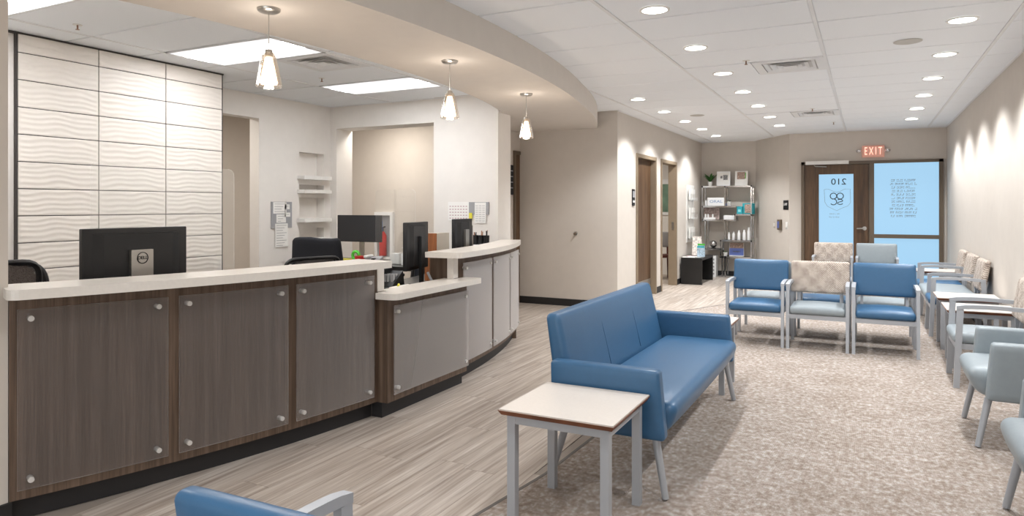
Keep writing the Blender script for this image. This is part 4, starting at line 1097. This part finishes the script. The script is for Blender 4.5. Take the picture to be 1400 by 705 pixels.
text('lettering', 'ORAL', .075, mat('ink_blue', (120, 150, 190), .7), t, (0, -.042, .085), RXX, ext=.001, sx=1.3)
simple('small_vial', MB().lathe([(0, 0), (.02, 0), (.02, .09), (.012, .11), (0, .11)], 12), M_WHT, 'small white bottle left of the long lettered box', 'bottle', (-2.868, 14.08, 1.406), smooth=True)
simple('small_vial', MB().lathe([(0, 0), (.018, 0), (.018, .05), (0, .055)], 12), M_PURP, 'small blue topped bottle right of the long lettered box', 'bottle', (-2.478, 14.05, 1.406), smooth=True)
t = thing('teal_box', 'teal gift box with photo on the right middle shelf', 'box', (-2.035, 14.12, 1.246)); box(-.12, .09, -.08, .08, 0, .21).build('carton', M_TEAL, t); box(-.08, .05, -.083, -.0805, .02, .19).build('photo', M_PHOTO, t)
t = thing('teal_box', 'smaller teal box left of the teal gift box', 'box', (-2.203, 14.055, 1.246)); box(-.055, .045, -.05, .05, 0, .15).build('carton', M_TEAL, t); box(-.03, .02, -.053, -.0505, .04, .09).build('label_patch', mat('pale_teal', (150, 214, 220), .5), t)
card('photo_stand', 'pinkish photo stand on the third shelf left side', 'picture', -2.76, 1.135, .30, .235, .12, mat('rose_photo', (176, 158, 152), .6, noise=.5, nscale=24))
t = thing('product_display', 'white display step with small bottles on the third shelf', 'display', (-2.80, 14.03, 1.136)); MB().box(-.09, .13, -.05, .0, 0, .04).build('step', M_WHT, t)
for x in (-.06, -.01, .08): MB().lathe([(0, .04), (.016, .04), (.016, .10), (0, .11)], 10, (x, -.025, 0)).build('bottle', M_WHT, t, True)
simple('white_carton', box(-.115, .10, -.06, .06, 0, .085), M_WHT, 'low white carton at the right of the third shelf', 'box', (-2.40, 14.1, 1.136))
for k, (x, h, r) in enumerate(((-2.42, .15, .022), (-2.33, .16, .028), (-2.23, .19, .030), (-2.13, .20, .030), (-2.045, .25, .028))):
    o = MB().lathe([(0, 0), (r, 0), (r, h * .72), (r * .6, h * .80), (r * .6, h), (0, h)], 16).build('lotion_bottle', M_WHT, None, True, (x, 14.08, .736))
    tag(o, '%s white care product bottle, %s of the five on the shelf' % (('shortest', 'second', 'third', 'fourth', 'tallest')[k], ('first from the left', 'tilted one', 'middle', 'next to last', 'rightmost')[k]), 'bottle', 'white bottles on the shelf')
t = thing('silver_orb', 'round silver ornament on the small left ledge of the shelf', 'ornament', (-2.72, 14.08, .561))
MB().lathe([(.05, 0), (.05, .012), (.02, .015)], 16).build('foot', M_BLACK, t); MB().lathe([(0.001, .0)] + [(.072 * math.sin(PI * i / 12), .072 - .072 * math.cos(PI * i / 12)) for i in range(1, 12)] + [(.001, .144)], 20, (0, 0, .012)).build('ball', M_CHROME, t, True)
t = card('brochure_card', 'blue and white card with family photo on the lower shelf', 'card', -2.28, .41, .28, .27, .12, M_PAPER, (('photo', (-.13, .13, .16, .265), M_PHOTO), ('blue_field', (-.135, .135, .02, .16), M_PURP), ('title_bar', (-.07, .07, .08, .11), M_PAPER)))
t = thing('white_crate', 'white slotted crate on the floor under the chrome shelf', 'crate', (-2.74, 13.93, 0.001)); MB().box(-.10, .10, -.02, .0, 0, .42).box(-.10, -.08, 0, .2, 0, .42).box(.08, .10, 0, .2, 0, .42).build('shell', M_WHT, t)
for k in range(5): MB().box(-.07, .07, -.023, -.0205, .05 + .07 * k, .085 + .07 * k).build('slot', M_BOARD, t)

# ------------------------------------------------------------------ side office glimpsed through door_3
t = thing('landscape_picture', 'framed green landscape picture seen through the open door', 'picture', (-3.72, 13.99, 1.55)); box(-.38, .38, -.03, 0, -.33, .40).build('frame', M_WHT, t); box(-.33, .33, -.033, -.031, -.27, .30).build('print', M_LANDSC, t)
t = thing('wooden_chair', 'dark cherry wood chair with grey padded back seen through the open door', 'chair', (-3.52, 13.1, 0), .6)
for sx in (-1, 1):
    for sy in (-1, 1): MB().tube([(sx * .22, sy * .2, 0), (sx * .2, sy * .2, .45 if sy < 0 else .8)], .02, 8).build('leg', M_CHERRY, t)
box(-.24, .24, -.22, .22, .42, .47).build('seat', M_CHERRY, t); MB().rbox((0, .2, .75), (.44, .06, .3), .025, 7).build('back_pad', M_BOARD, t, True)
